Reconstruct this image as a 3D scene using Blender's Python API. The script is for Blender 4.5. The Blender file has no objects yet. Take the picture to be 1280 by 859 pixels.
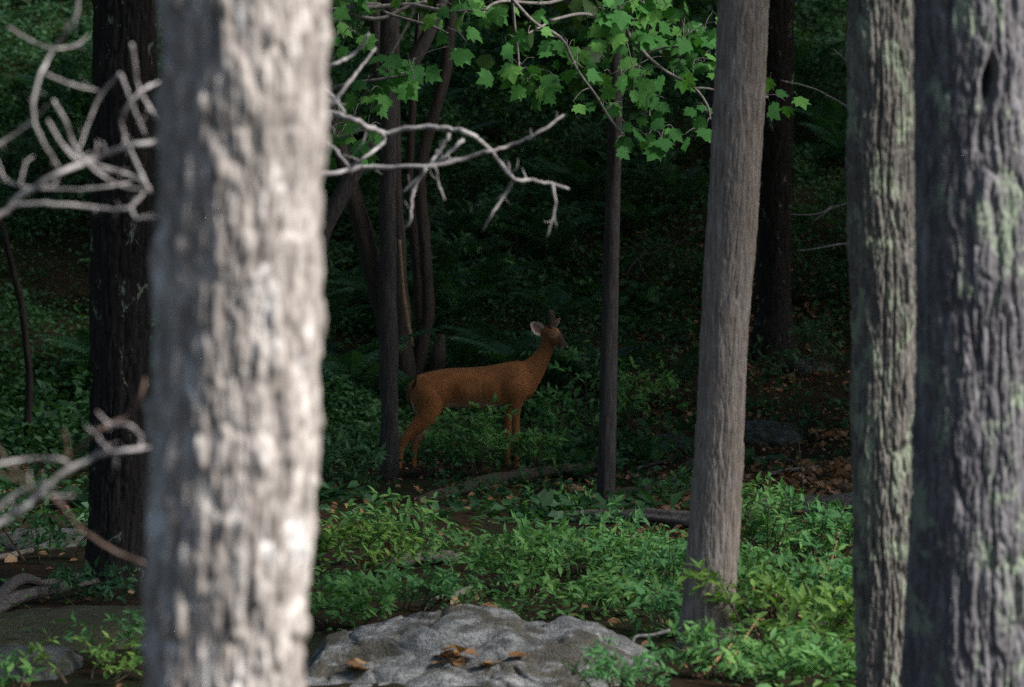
import bpy, math, random
import numpy as np
from mathutils import Vector, Matrix, Quaternion

random.seed(7)
rng = np.random.default_rng(11)
R = math.radians
scene = bpy.context.scene
col = scene.collection

# ---------------------------------------------------------------- camera, sky, sun, exposure
CAM_H, PITCH, FPX = 1.72, R(1.25), 4800.0
cam_data = bpy.data.cameras.new('camera')
cam = bpy.data.objects.new('camera', cam_data)
col.objects.link(cam)
cam.location = (0, 0, CAM_H)
cam.rotation_euler = (R(90) - PITCH, 0, 0)
cam_data.sensor_width = 36.0
cam_data.lens = 135.0
cam_data.clip_start, cam_data.clip_end = 0.2, 1500
cam_data.dof.use_dof = True
cam_data.dof.focus_distance = 22.5
cam_data.dof.aperture_fstop = 4.6
scene.camera = cam

SUN_EL, SUN_AZ = R(40), R(112)          # azimuth clockwise from +Y
world = bpy.data.worlds.new('World')
scene.world = world
world.use_nodes = True
wn = world.node_tree
wn.nodes.clear()
sky = wn.nodes.new('ShaderNodeTexSky')
sky.sky_type = 'NISHITA'
sky.sun_disc = False
sky.sun_elevation = SUN_EL
sky.sun_rotation = SUN_AZ
wb = wn.nodes.new('ShaderNodeBackground')
wb.inputs['Strength'].default_value = 0.06
wo = wn.nodes.new('ShaderNodeOutputWorld')
wn.links.new(sky.outputs[0], wb.inputs['Color'])
wn.links.new(wb.outputs[0], wo.inputs['Surface'])

sun_data = bpy.data.lights.new('sun', 'SUN')
sun_data.energy = 4.5
sun_data.angle = R(22)
sun_data.color = (1.0, 0.96, 0.91)
sun = bpy.data.objects.new('sun', sun_data)
col.objects.link(sun)
SUND = Vector((math.sin(SUN_AZ) * math.cos(SUN_EL), math.cos(SUN_AZ) * math.cos(SUN_EL), math.sin(SUN_EL)))
sun.rotation_euler = SUND.to_track_quat('Z', 'Y').to_euler()
sun.location = SUND * 60

scene.view_settings.view_transform = 'Standard'
scene.view_settings.look = 'None'
scene.view_settings.exposure = 0.9
scene.view_settings.gamma = 1.0
scene.render.engine = 'CYCLES'
scene.cycles.use_denoising = False
scene.cycles.max_bounces = 6
scene.cycles.diffuse_bounces = 3
scene.cycles.glossy_bounces = 2
scene.cycles.transmission_bounces = 3
scene.cycles.sample_clamp_indirect = 4.0

# ---------------------------------------------------------------- helpers
def hash3(ix, iy, iz, seed):
    h = (ix.astype(np.uint32) * np.uint32(374761393) + iy.astype(np.uint32) * np.uint32(668265263)
         + iz.astype(np.uint32) * np.uint32(2147483647) + np.uint32((seed * 974711 + 12345) & 0xffffffff))
    h = (h ^ (h >> np.uint32(13))) * np.uint32(1274126177)
    h = (h ^ (h >> np.uint32(15))) * np.uint32(2246822519)
    h = h ^ (h >> np.uint32(16))
    return (h & np.uint32(0xffffff)).astype(np.float64) / float(0xffffff)

def vnoise(p, seed=0):
    p = np.asarray(p, float)
    f = np.floor(p); t = p - f; t = t * t * (3 - 2 * t)
    i = f.astype(np.int64)
    x, y, z = i[..., 0], i[..., 1], i[..., 2]
    r = 0
    for dx in (0, 1):
        wx = t[..., 0] if dx else 1 - t[..., 0]
        for dy in (0, 1):
            wy = t[..., 1] if dy else 1 - t[..., 1]
            for dz in (0, 1):
                wz = t[..., 2] if dz else 1 - t[..., 2]
                r = r + wx * wy * wz * hash3(x + dx, y + dy, z + dz, seed)
    return r

def fbm(p, seed=0, n=3):
    p = np.asarray(p, float); s = 0; a = 0.5; tot = 0
    for k in range(n):
        s = s + a * vnoise(p * 2 ** k, seed + k); tot += a; a *= .5
    return s / tot

def worley(p, seed=0):
    """F1, F2, a random value and the offset from the centre of the nearest cell"""
    p = np.asarray(p, float); f = np.floor(p).astype(np.int64)
    b1 = np.full(p.shape[:-1], 9.0); b2 = b1.copy(); rid = np.zeros_like(b1); off = np.zeros_like(p)
    for dx in (-1, 0, 1):
        for dy in (-1, 0, 1):
            for dz in (-1, 0, 1):
                c = f + np.array([dx, dy, dz])
                j = np.stack([hash3(c[..., 0], c[..., 1], c[..., 2], seed + k) for k in (0, 1, 2)], -1)
                v = p - (c + .15 + .7 * j); d = np.sqrt((v ** 2).sum(-1))
                n = d < b1
                b2 = np.where(n, b1, np.minimum(b2, d)); b1 = np.where(n, d, b1)
                rid = np.where(n, j[..., 0] * .5 + j[..., 1] * .5, rid); off = np.where(n[..., None], v, off)
    return b1, b2, rid, off

def sstep(a, b, x):
    t = np.clip((x - a) / (b - a), 0, 1)
    return t * t * (3 - 2 * t)

def at(px, py, D):
    """world point seen at a photograph pixel, at distance D along the ground from the camera"""
    a, b = (px - 640) / FPX, (429.5 - py) / FPX
    f = np.array([0, math.cos(PITCH), -math.sin(PITCH)]); u = np.array([0, math.sin(PITCH), math.cos(PITCH)])
    d = f + np.array([1.0, 0, 0]) * a + u * b
    return np.array([0, 0, CAM_H]) + d * (D / d[1])

def gz(x, y):
    x = np.asarray(x, float); y = np.asarray(y, float)
    t = y - 35.0 - 0.05 * x
    hill = 0.235 * (np.sqrt(t * t + 9) + t) / 2
    hill = np.where(y > 90, np.minimum(hill, 0.235 * 58), hill)
    p = np.stack([x * .45, y * .45, np.zeros_like(x)], -1)
    amp = .05 + .16 * sstep(30, 44, y)
    q = np.stack([x * 1.7, y * 1.7, np.zeros_like(x)], -1)
    return hill + (vnoise(p, 3) - .5) * 2 * amp + (vnoise(q, 5) - .5) * .05

def mesh_from(name, V, F, mat=None, smooth=True, attrs=None):
    V = np.asarray(V, np.float32).reshape(-1, 3)
    if isinstance(F, np.ndarray) and F.ndim == 2:
        tot = np.full(len(F), F.shape[1], np.int32); flat = F.astype(np.int32).ravel()
    else:
        tot = np.array([len(f) for f in F], np.int32)
        flat = np.array([i for f in F for i in f], np.int32)
    me = bpy.data.meshes.new(name)
    me.vertices.add(len(V)); me.vertices.foreach_set('co', V.ravel())
    me.loops.add(len(flat)); me.loops.foreach_set('vertex_index', flat)
    me.polygons.add(len(tot))
    st = np.zeros(len(tot), np.int32); st[1:] = np.cumsum(tot)[:-1]
    me.polygons.foreach_set('loop_start', st)
    me.polygons.foreach_set('loop_total', tot)
    if smooth:
        me.polygons.foreach_set('use_smooth', np.ones(len(tot), bool))
    if attrs:
        for k, a in attrs.items():
            a = np.asarray(a, np.float32)
            if a.ndim == 1:
                at_ = me.attributes.new(k, 'FLOAT', 'POINT'); at_.data.foreach_set('value', a)
            else:
                at_ = me.attributes.new(k, 'FLOAT_COLOR', 'POINT')
                at_.data.foreach_set('color', np.concatenate([a, np.ones((len(a), 1), np.float32)], 1).ravel())
    me.update(calc_edges=True)
    if mat: me.materials.append(mat)
    return me

def link(name, me, parent=None, loc=(0, 0, 0)):
    o = bpy.data.objects.new(name, me)
    col.objects.link(o)
    o.location = loc
    if parent: o.parent = parent
    return o

def tag(o, label=None, cat=None, group=None, kind=None):
    if label: o['label'] = label
    if cat: o['category'] = cat
    if group: o['group'] = group
    if kind: o['kind'] = kind
    return o

def empty(name, loc, label, cat, group=None):
    o = bpy.data.objects.new(name, None)
    o.empty_display_size = .2
    col.objects.link(o)
    o.location = loc
    return tag(o, label, cat, group)

def smooth_path(P, n):
    """Catmull-Rom through rows of P (any width), n samples a segment"""
    P = np.asarray(P, float)
    if len(P) < 3: 
        t = np.linspace(0, 1, n + 1)[:, None]
        return P[0] * (1 - t) + P[-1] * t
    Q = np.vstack([2 * P[0] - P[1], P, 2 * P[-1] - P[-2]])
    out = []
    for i in range(1, len(Q) - 2):
        a, b, c, d = Q[i - 1], Q[i], Q[i + 1], Q[i + 2]
        for t in np.arange(n) / n:
            out.append(.5 * ((2 * b) + (-a + c) * t + (2 * a - 5 * b + 4 * c - d) * t * t + (-a + 3 * b - 3 * c + d) * t ** 3))
    out.append(P[-1])
    return np.array(out)

def tube_vf(pts, rad, n=8, base=0, ky=None, capped=True):
    """swept tube; returns verts, faces (quads + end fans)"""
    pts = np.asarray(pts, float); m = len(pts)
    rad = np.broadcast_to(np.asarray(rad, float), (m,))
    T = np.gradient(pts, axis=0); T /= np.linalg.norm(T, axis=1, keepdims=True) + 1e-9
    up = np.array([0, 0, 1.0]) if abs(T[0][2]) < .9 else np.array([0, 1.0, 0])
    N = np.cross(T[0], up); N /= np.linalg.norm(N)
    ang = np.arange(n) * 2 * math.pi / n
    V = []
    for i in range(m):
        N = N - T[i] * np.dot(N, T[i]); N /= np.linalg.norm(N) + 1e-9
        B = np.cross(T[i], N)
        V.append(pts[i] + rad[i] * (np.cos(ang)[:, None] * N + np.sin(ang)[:, None] * B))
    V = np.concatenate(V)
    F = []
    for i in range(m - 1):
        for j in range(n):
            k = (j + 1) % n
            F.append((base + i * n + j, base + i * n + k, base + (i + 1) * n + k, base + (i + 1) * n + j))
    if capped:
        F.append(tuple(base + j for j in range(n))[::-1])
        F.append(tuple(base + (m - 1) * n + j for j in range(n)))
    return V, F

class MB:
    def __init__(s): s.V = []; s.F = []; s.n = 0
    def tube(s, pts, rad, n=8):
        V, F = tube_vf(pts, rad, n, s.n); s.V.append(V); s.F += F; s.n += len(V)
    def mesh(s, name, mat, smooth=True):
        return mesh_from(name, np.concatenate(s.V), s.F, mat, smooth)

# ---------------------------------------------------------------- materials
def new_mat(name):
    m = bpy.data.materials.new(name); m.use_nodes = True
    nt = m.node_tree; b = nt.nodes['Principled BSDF']
    return m, nt, b

def nd(nt, typ, **kw):
    n = nt.nodes.new(typ)
    for k, v in kw.items(): setattr(n, k, v)
    return n

def ramp(nt, src, stops):
    r = nd(nt, 'ShaderNodeValToRGB')
    e = r.color_ramp.elements
    while len(e) < len(stops): e.new(0.5)
    for q, (p, c) in zip(e, stops):
        q.position = p; q.color = (*c, 1) if len(c) == 3 else c
    nt.links.new(src, r.inputs[0])
    return r.outputs[0]

def noise(nt, vec, scale, detail=4, rough=.55, dist=0):
    n = nd(nt, 'ShaderNodeTexNoise')
    n.inputs['Scale'].default_value = scale; n.inputs['Detail'].default_value = detail
    n.inputs['Roughness'].default_value = rough; n.inputs['Distortion'].default_value = dist
    nt.links.new(vec, n.inputs['Vector'])
    return n.outputs['Fac']

def mapped(nt, scale, src='Object'):
    tc = nd(nt, 'ShaderNodeTexCoord'); mp = nd(nt, 'ShaderNodeMapping')
    mp.inputs['Scale'].default_value = scale
    nt.links.new(tc.outputs[src], mp.inputs['Vector'])
    return mp.outputs[0]

def mix(nt, fac, a, b, mode='MIX'):
    m = nd(nt, 'ShaderNodeMix', data_type='RGBA', blend_type=mode)
    for s, v in ((0, fac), (6, a), (7, b)):
        if hasattr(v, 'is_output') or isinstance(v, bpy.types.NodeSocket): nt.links.new(v, m.inputs[s])
        elif s == 0: m.inputs[0].default_value = v
        else: m.inputs[s].default_value = (*v, 1)
    return m.outputs[2]

def bump(nt, b, h, strength, dist=.01):
    bp = nd(nt, 'ShaderNodeBump')
    bp.inputs['Strength'].default_value = strength; bp.inputs['Distance'].default_value = dist
    nt.links.new(h, bp.inputs['Height']); nt.links.new(bp.outputs[0], b.inputs['Normal'])

def bark_mat(name, c0, c1, c2, fine=45, stretch=.12, lichen=None, lich_amt=.62, lich_scale=6, bumps=.5):
    m, nt, b = new_mat(name)
    v = mapped(nt, (1, 1, stretch)); vi = mapped(nt, (1, 1, .6))
    n1 = noise(nt, v, fine, 6, .6)
    n2 = noise(nt, vi, 5, 3)
    c = ramp(nt, n1, [(.3, c0), (.5, c1), (.72, c2)])
    c = mix(nt, ramp(nt, n2, [(.35, (0, 0, 0)), (.7, (.55, .55, .55))]), c, tuple(.6 * x + .4 * y for x, y in zip(c0, c1)))
    if lichen:
        n3 = noise(nt, vi, lich_scale, 8, .7, .6)
        c = mix(nt, ramp(nt, n3, [(lich_amt, (0, 0, 0)), (lich_amt + .045, (.8, .8, .8))]), c, lichen)
    nt.links.new(c, b.inputs['Base Color'])
    b.inputs['Roughness'].default_value = .92
    b.inputs['Specular IOR Level'].default_value = .2
    bump(nt, b, n1, bumps, .006)
    return m

def leaf_mat(name, dark, light, tip, trans=.32, rough=.45, use_attr=False, spec=.35):
    m, nt, b = new_mat(name)
    if use_attr:
        a = nd(nt, 'ShaderNodeAttribute', attribute_name='tint'); f = a.outputs['Fac']
    else:
        a = nd(nt, 'ShaderNodeObjectInfo'); f = a.outputs['Random']
    c = ramp(nt, f, [(0, dark), (.6, light), (1, tip)])
    v = mapped(nt, (1, 1, 1)); n = noise(nt, v, 60, 2)
    c = mix(nt, ramp(nt, n, [(.3, (0, 0, 0)), (.8, (.35, .35, .35))]), c, tip)
    nt.links.new(c, b.inputs['Base Color'])
    b.inputs['Roughness'].default_value = rough
    b.inputs['Specular IOR Level'].default_value = spec
    t = nd(nt, 'ShaderNodeBsdfTranslucent')
    nt.links.new(mix(nt, 1.0, c, (1.25, 1.35, .5), 'MULTIPLY'), t.inputs['Color'])
    ms = nd(nt, 'ShaderNodeMixShader'); ms.inputs[0].default_value = trans
    out = nt.nodes['Material Output']
    nt.links.new(b.outputs[0], ms.inputs[1]); nt.links.new(t.outputs[0], ms.inputs[2])
    nt.links.new(ms.outputs[0], out.inputs['Surface'])
    return m

def plain(name, c0, c1, scale=20, rough=.8, bumps=.3, spec=.3):
    m, nt, b = new_mat(name)
    v = mapped(nt, (1, 1, 1)); n = noise(nt, v, scale, 5)
    nt.links.new(ramp(nt, n, [(.3, c0), (.7, c1)]), b.inputs['Base Color'])
    b.inputs['Roughness'].default_value = rough; b.inputs['Specular IOR Level'].default_value = spec
    if bumps: bump(nt, b, n, bumps, .01)
    return m

M = {}
M['bark_pale'] = bark_mat('pale_bark', (.10, .09, .085), (.345, .307, .28), (.76, .715, .675), 42, .24, (.66, .65, .64), .58, 8, bumps=.9)
M['bark_grey'] = bark_mat('grey_brown_bark', (.12, .098, .084), (.25, .21, .185), (.41, .36, .33), 60, .14, (.5, .49, .47), .735, 9)
M['bark_lichen'] = bark_mat('lichened_bark', (.06, .055, .05), (.15, .14, .125), (.27, .245, .22), 60, .12, (.25, .29, .21), .515, 9)
M['bark_big'] = bark_mat('grey_furrowed_bark', (.054, .05, .056), (.132, .126, .134), (.28, .267, .28), 45, .1, (.23, .275, .20), .54, 7)
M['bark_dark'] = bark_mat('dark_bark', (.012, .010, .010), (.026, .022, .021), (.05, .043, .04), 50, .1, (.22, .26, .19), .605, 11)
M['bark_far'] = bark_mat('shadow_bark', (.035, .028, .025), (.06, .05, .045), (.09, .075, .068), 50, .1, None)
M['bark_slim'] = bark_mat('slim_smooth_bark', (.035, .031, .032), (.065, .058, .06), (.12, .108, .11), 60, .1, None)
M['deadwood'] = bark_mat('dead_grey_wood', (.14, .125, .12), (.34, .32, .315), (.56, .535, .53), 26, .8, None, bumps=1)
M['twig'] = bark_mat('maple_twig_bark', (.12, .105, .10), (.22, .20, .19), (.36, .34, .32), 40, .8, None)
M['redwood'] = bark_mat('dead_rusty_wood', (.06, .042, .034), (.12, .083, .066), (.20, .15, .125), 30, .6, None)
M['log'] = bark_mat('fallen_log_wood', (.03, .024, .02), (.075, .06, .052), (.17, .145, .125), 40, 1, (.04, .08, .03), .52, 6)
M['log_pale'] = bark_mat('bleached_log_wood', (.14, .115, .10), (.26, .225, .20), (.40, .37, .34), 40, 1, None)
M['log_mid'] = bark_mat('weathered_log_wood', (.06, .05, .046), (.13, .115, .11), (.22, .20, .19), 40, 1, None)
M['split'] = plain('split_wood', (.12, .08, .05), (.22, .16, .11), 30)
M['maple'] = leaf_mat('maple_leaf', (.035, .14, .042), (.075, .25, .065), (.16, .37, .09), .38, .65, spec=.12)
M['maple_t'] = leaf_mat('maple_leaf_mass', (.035, .14, .042), (.075, .25, .065), (.16, .37, .09), .38, .65, spec=.12, use_attr=True)
M['shrub'] = leaf_mat('shrub_leaf', (.055, .16, .06), (.095, .245, .085), (.20, .35, .10), .3, .6, spec=.2)
M['shrub_t'] = leaf_mat('shrub_leaf_mass', (.05, .145, .055), (.09, .235, .08), (.18, .33, .095), .3, .6, use_attr=True, spec=.2)
SHRUBM = []
for k_, (a_, b_, c_) in enumerate((((.075, .20, .065), (.125, .30, .095), (.20, .39, .11)), ((.06, .18, .07), (.10, .265, .10), (.15, .34, .12)), ((.10, .21, .055), (.17, .33, .075), (.27, .42, .10)))):
    SHRUBM.append((leaf_mat('shrub_leaf', a_, b_, c_, .3, .6, spec=.2), leaf_mat('shrub_leaf_mass', a_, b_, c_, .3, .6, use_attr=True, spec=.2)))
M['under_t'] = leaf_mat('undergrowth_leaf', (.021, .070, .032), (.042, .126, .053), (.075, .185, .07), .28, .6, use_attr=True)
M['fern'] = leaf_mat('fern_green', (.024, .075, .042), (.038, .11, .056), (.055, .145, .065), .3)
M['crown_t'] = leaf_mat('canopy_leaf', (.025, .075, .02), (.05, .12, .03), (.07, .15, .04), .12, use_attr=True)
M['stem'] = plain('shrub_stem', (.06, .045, .03), (.14, .10, .065), 40)
M['cane'] = plain('dead_cane', (.38, .22, .10), (.55, .36, .18), 40)
M['dry'] = leaf_mat('dry_leaf', (.12, .055, .025), (.30, .145, .055), (.44, .27, .13), .15, .6)
M['dry_t'] = leaf_mat('dry_leaf_litter', (.09, .048, .028), (.30, .14, .062), (.52, .33, .19), .12, .6, use_attr=True)

# ground: humus with old leaf colour
m, nt, b = new_mat('forest_floor')
v = mapped(nt, (1, 1, 1))
n1 = noise(nt, v, 14, 8, .7); n2 = noise(nt, v, .8, 4)
c = ramp(nt, n1, [(.3, (.012, .009, .007)), (.5, (.035, .022, .014)), (.68, (.085, .045, .022)), (.8, (.12, .075, .04))])
c = mix(nt, ramp(nt, n2, [(.42, (0, 0, 0)), (.62, (.75, .75, .75))]), c, (.022, .032, .012))
nt.links.new(c, b.inputs['Base Color']); b.inputs['Roughness'].default_value = .95
b.inputs['Specular IOR Level'].default_value = .15
bump(nt, b, n1, .9, .05)
M['ground'] = m

# rock
def rock_mat(name, lo, mid, hi, moss, moss_at=.55):
    m, nt, b = new_mat(name)
    v = mapped(nt, (1, 1, 1)); vs = mapped(nt, (1, 1.4, 3))
    n1 = noise(nt, vs, 9, 10, .7); n2 = noise(nt, v, 4.2, 7, .65, .8); n3 = noise(nt, v, 70, 4, .6)
    c = ramp(nt, n1, [(.34, lo), (.5, mid), (.66, hi)])
    c = mix(nt, ramp(nt, n2, [(moss_at, (0, 0, 0)), (moss_at + .07, (.85, .85, .85))]), c, moss)
    c = mix(nt, ramp(nt, n3, [(.4, (0, 0, 0)), (.75, (.5, .5, .5))]), c, tuple(.55 * x for x in mid))
    nt.links.new(c, b.inputs['Base Color']); b.inputs['Roughness'].default_value = .9
    b.inputs['Specular IOR Level'].default_value = .25
    ad = nd(nt, 'ShaderNodeMath', operation='ADD'); nt.links.new(n1, ad.inputs[0]); nt.links.new(n3, ad.inputs[1])
    bump(nt, b, ad.outputs[0], .8, .03)
    return m
M['rock'] = rock_mat('boulder_rock', (.095, .096, .095), (.25, .255, .255), (.49, .495, .485), (.10, .085, .055), .50)
M['rock_dark'] = rock_mat('mossy_rock', (.05, .055, .055), (.11, .12, .12), (.2, .21, .21), (.05, .06, .025), .5)
M['rock_moss'] = rock_mat('moss_covered_rock', (.05, .055, .04), (.10, .10, .065), (.15, .15, .09), (.075, .08, .04), .45)

# ---------------------------------------------------------------- ground
xs = np.concatenate([np.linspace(-220, -12, 40)[:-1], np.linspace(-12, 12, 160), np.linspace(12, 220, 40)[1:]])
ys = np.concatenate([np.linspace(-150, 6, 40)[:-1], np.linspace(6, 80, 420), np.linspace(80, 400, 50)[1:]])
gx, gy = np.meshgrid(xs, ys)
gzv = gz(gx, gy)
V = np.stack([gx, gy, gzv], -1).reshape(-1, 3)
ny, nx = gx.shape
ii = (np.arange(ny - 1)[:, None] * nx + np.arange(nx - 1)[None, :]).ravel()
F = np.stack([ii, ii + 1, ii + nx + 1, ii + nx], 1)
tag(link('ground', mesh_from('ground', V, F, M['ground'])), 'dark leaf-strewn forest floor rising into a hillside', kind='structure')

# ---------------------------------------------------------------- leaf templates
def leaf_tmpl(w=.42, droop=.12, fold=.12):
    """elliptic leaf of length 1 along +Y, blade up +Z"""
    ys_ = [0, .3, .65, 1]; ws = [.03, .5 * w, .40 * w, 0]
    V = []; F = []
    for y, q in zip(ys_, ws):
        z = -droop * y * y
        V += [(-q * w, y, z + fold * q), (0, y, z), (q * w, y, z + fold * q)]
    V = V[:-3] + [(0, 1, -droop)]
    F = [(0, 1, 4, 3), (1, 2, 5, 4), (3, 4, 7, 6), (4, 5, 8, 7), (6, 7, 9), (7, 8, 9)]
    return np.array(V, float), F

def maple_tmpl(seed):
    r = random.Random(seed)
    # outline angles/radii of a five-lobed leaf; centre at (0, .32)
    pts = [(0, .0), (.16, -.08), (.36, -.02), (.36, .11), (.56, .16), (.68, .34), (.55, .40), (.50, .51), (.60, .76), (.40, .68), (.27, .69), (.22, .84), (.0, 1.16)]
    right = pts[:]; left = [(-x, y) for x, y in pts[1:-1]][::-1]
    out = right + left
    jit = lambda: r.uniform(-.035, .035)
    a, bnd = r.uniform(.05, .35), r.uniform(-.25, .3)
    V = [(0, .32, 0)]
    for x, y in out:
        x += jit(); y += jit()
        V.append((x, y, -a * (x * x) - bnd * max(0, y - .3) ** 2 + r.uniform(-.03, .03)))
    n = len(out)
    F = [(0, 1 + i, 1 + (i + 1) % n) for i in range(n)]
    # petiole
    k = len(V)
    V += [(-.012, 0, 0), (.012, 0, 0), (.012, -.55, .12), (-.012, -.55, .12), (0, 0, -.02), (0, -.55, .10)]
    F += [(k, k + 1, k + 2, k + 3), (k, k + 3, k + 5, k + 4), (k + 1, k + 4, k + 5, k + 2)]
    return np.array(V, float), F

def scatter_vf(tmpl, pos, dirs, ups, scale):
    """place a template many times; returns V, F, per-vertex copy index"""
    TV, TF = tmpl
    n = len(pos); k = len(TV)
    d = dirs / (np.linalg.norm(dirs, axis=1, keepdims=True) + 1e-9)
    s = np.cross(d, ups); s /= np.linalg.norm(s, axis=1, keepdims=True) + 1e-9
    u = np.cross(s, d)
    sc = np.asarray(scale).reshape(-1, 1, 1)
    V = pos[:, None, :] + sc * (TV[None, :, 0:1] * s[:, None, :] + TV[None, :, 1:2] * d[:, None, :] + TV[None, :, 2:3] * u[:, None, :])
    off = np.arange(n) * k
    Fs = []
    for f in TF: Fs.append(np.array(f)[None, :] + off[:, None])
    tri = [f for f in Fs if f.shape[1] == 3]; quad = [f for f in Fs if f.shape[1] == 4]
    flat = []; 
    for f in tri + quad: flat += f.tolist()
    return V.reshape(-1, 3), flat, np.repeat(np.arange(n), k)

def frame_matrix(pos, d, up, s):
    d = Vector(d).normalized(); x = d.cross(Vector(up)).normalized(); u = x.cross(d)
    return Matrix(((x[0] * s, d[0] * s, u[0] * s, pos[0]), (x[1] * s, d[1] * s, u[1] * s, pos[1]), (x[2] * s, d[2] * s, u[2] * s, pos[2]), (0, 0, 0, 1)))

def unit(n):
    v = rng.normal(size=(n, 3)); return v / np.linalg.norm(v, axis=1, keepdims=True)

# ---------------------------------------------------------------- big trunks
def trunk_mesh(name, C, Rad, mat, nth, nz_in, style, z_lo, z_hi, top, seed, holes=()):
    """C: list of (z, x, y) world centre points, Rad: list of (z, r); fine rings between z_lo and z_hi, up to 'top'"""
    C = np.array(C, float); Rad = np.array(Rad, float)
    zs = np.unique(np.concatenate([np.linspace(C[0, 0], z_lo, 30), np.linspace(z_lo, z_hi, nz_in), np.linspace(z_hi, top, 25)]))
    cx = np.interp(zs, C[:, 0], C[:, 1]); cy = np.interp(zs, C[:, 0], C[:, 2]); rr = np.interp(zs, Rad[:, 0], Rad[:, 1])
    k = 9
    if len(zs) > 40:   # soften kinks
        zu = np.linspace(zs[0], zs[-1], 600)
        def sm(zk, v):
            a = np.interp(zu, zk, v); a = np.convolve(np.pad(a, 12, 'edge'), np.ones(25) / 25, 'valid'); return np.interp(zs, zu, a)
        cx = sm(C[:, 0], C[:, 1]); cy = sm(C[:, 0], C[:, 2]); rr = sm(Rad[:, 0], Rad[:, 1])
    th = np.arange(nth) * 2 * math.pi / nth
    TH, Z = np.meshgrid(th, zs); RR = rr[:, None] * np.ones_like(TH)
    r0 = float(np.median(rr))
    X, Y = np.cos(TH) * r0, np.sin(TH) * r0
    def P(s, st): return np.stack([X / s, Y / s, Z / (s * st)], -1)
    d = (fbm(P(.16, 3), seed, 2) - .5) * .16 * r0
    W3 = lambda sc, st, k: np.stack([vnoise(P(sc, st), k), vnoise(P(sc, st), k + 10), vnoise(P(sc, st), k + 20)], -1) - .5
    if style == 'furrow':
        n = vnoise(P(.030, 8) + W3(.05, 2.5, seed + 9) * 1.0, seed + 1)
        d += .013 * sstep(0, .32, np.abs(2 * n - 1))
        F1, F2, cr, _ = worley(P(.020, 6.5) + W3(.03, 3, seed + 40) * 1.1, seed + 2)
        d += .006 * sstep(0, .34, F2 - F1) + .006 * cr
        F1, F2, cr, _ = worley(P(.011, 3.2) + W3(.02, 2, seed + 60) * .9, seed + 8)
        d += .003 * sstep(0, .34, F2 - F1) + .004 * cr
        d += .005 * (fbm(P(.007, 1.4), seed + 5, 2) - .5)
        d += .012 * (fbm(P(.09, 1.5), seed + 6, 2) - .5)
    elif style == 'lump':
        F1, F2, cr, _ = worley(P(.017, 5.5) + W3(.03, 3, seed + 40) * 1.0, seed + 2)
        d += .006 * sstep(0, .35, F2 - F1) + .008 * cr
        n = vnoise(P(.028, 8) + W3(.05, 3, seed + 9) * .6, seed + 1)
        d += .007 * sstep(0, .4, np.abs(2 * n - 1))
        d += .010 * sstep(.6, .85, vnoise(P(.026, 2.4), seed + 3))
        d += .008 * (fbm(P(.009, 1.6), seed + 7, 2) - .5)
        d += .014 * (fbm(P(.08, 2.2), seed + 6, 2) - .5)
    elif style == 'fine':
        n = vnoise(P(.015, 7) + W3(.05, 2, seed + 9) * 1.1, seed + 1)
        d += .0038 * sstep(0, .5, np.abs(2 * n - 1))
        F1, F2, cr, _ = worley(P(.012, 3) + W3(.03, 2, seed + 40) * .8, seed + 3)
        d += .0022 * sstep(0, .4, F2 - F1) + .002 * cr
        d += .006 * (fbm(P(.05, 1.2), seed + 2, 3) - .5)
    elif style == 'plate':
        w = (np.stack([vnoise(P(.07, 1.4), seed + 9)] * 3, -1) - .5) * .9
        n = vnoise(P(.036, 3.2) + w, seed + 1)
        d += .013 * sstep(0, .3, np.abs(2 * n - 1))
        d += .006 * (fbm(P(.02, 1.2), seed + 2, 2) - .5)
    d = d - d.mean()
    for (hz, ha, sz, sa, dep) in holes:
        da = (TH - ha + math.pi) % (2 * math.pi) - math.pi
        q = ((Z - hz) / sz) ** 2 + ((da - .35 * (Z - hz) / sz * sa) / sa) ** 2
        q = q * (.55 + .9 * vnoise(P(.03, 1.3), seed + 70)) + .35 * (vnoise(P(.012, 1.5), seed + 71) - .5)
        d -= dep * np.exp(-np.clip(q, 0, 50) ** 1.6)
        d += abs(dep) * .10 * np.exp(-((np.sqrt(np.clip(q, 0, 50)) - 1.9) / .6) ** 2)
    rad = RR + d
    Vx = cx[:, None] + rad * np.cos(TH); Vy = cy[:, None] + rad * np.sin(TH)
    V = np.stack([Vx, Vy, Z], -1).reshape(-1, 3)
    m_ = len(zs)
    i = np.arange(m_ - 1)[:, None] * nth; j = np.arange(nth)[None, :]; jn = (j + 1) % nth
    F = np.stack([i + j, i + jn, i + nth + jn, i + nth + j], -1).reshape(-1, 4)
    return V, F

def crown_mesh(name, seed, rx=3.2, rz=2.2, nclump=54, per=42, leaf=.21):
    g = np.random.default_rng(seed)
    c = g.normal(size=(nclump, 3)); c /= np.linalg.norm(c, axis=1, keepdims=True)
    c *= (g.random((nclump, 1)) ** .45)
    c *= np.array([rx, rx, rz])
    pos = np.repeat(c, per, 0) + g.normal(size=(nclump * per, 3)) * np.array([.48, .48, .3])
    n = len(pos)
    dirs = g.normal(size=(n, 3)); dirs[:, 2] -= .3
    ups = np.tile([0, 0, 1.0], (n, 1)) + g.normal(size=(n, 3)) * .5
    V, F, idx = scatter_vf(leaf_tmpl(.9), pos, dirs, ups, g.uniform(.7, 1.3, n) * leaf)
    return mesh_from(name, V, F, M['crown_t'], False, {'tint': g.random(n)[idx]})
CROWNS = [crown_mesh('crown', 100 + k) for k in range(3)]

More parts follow.
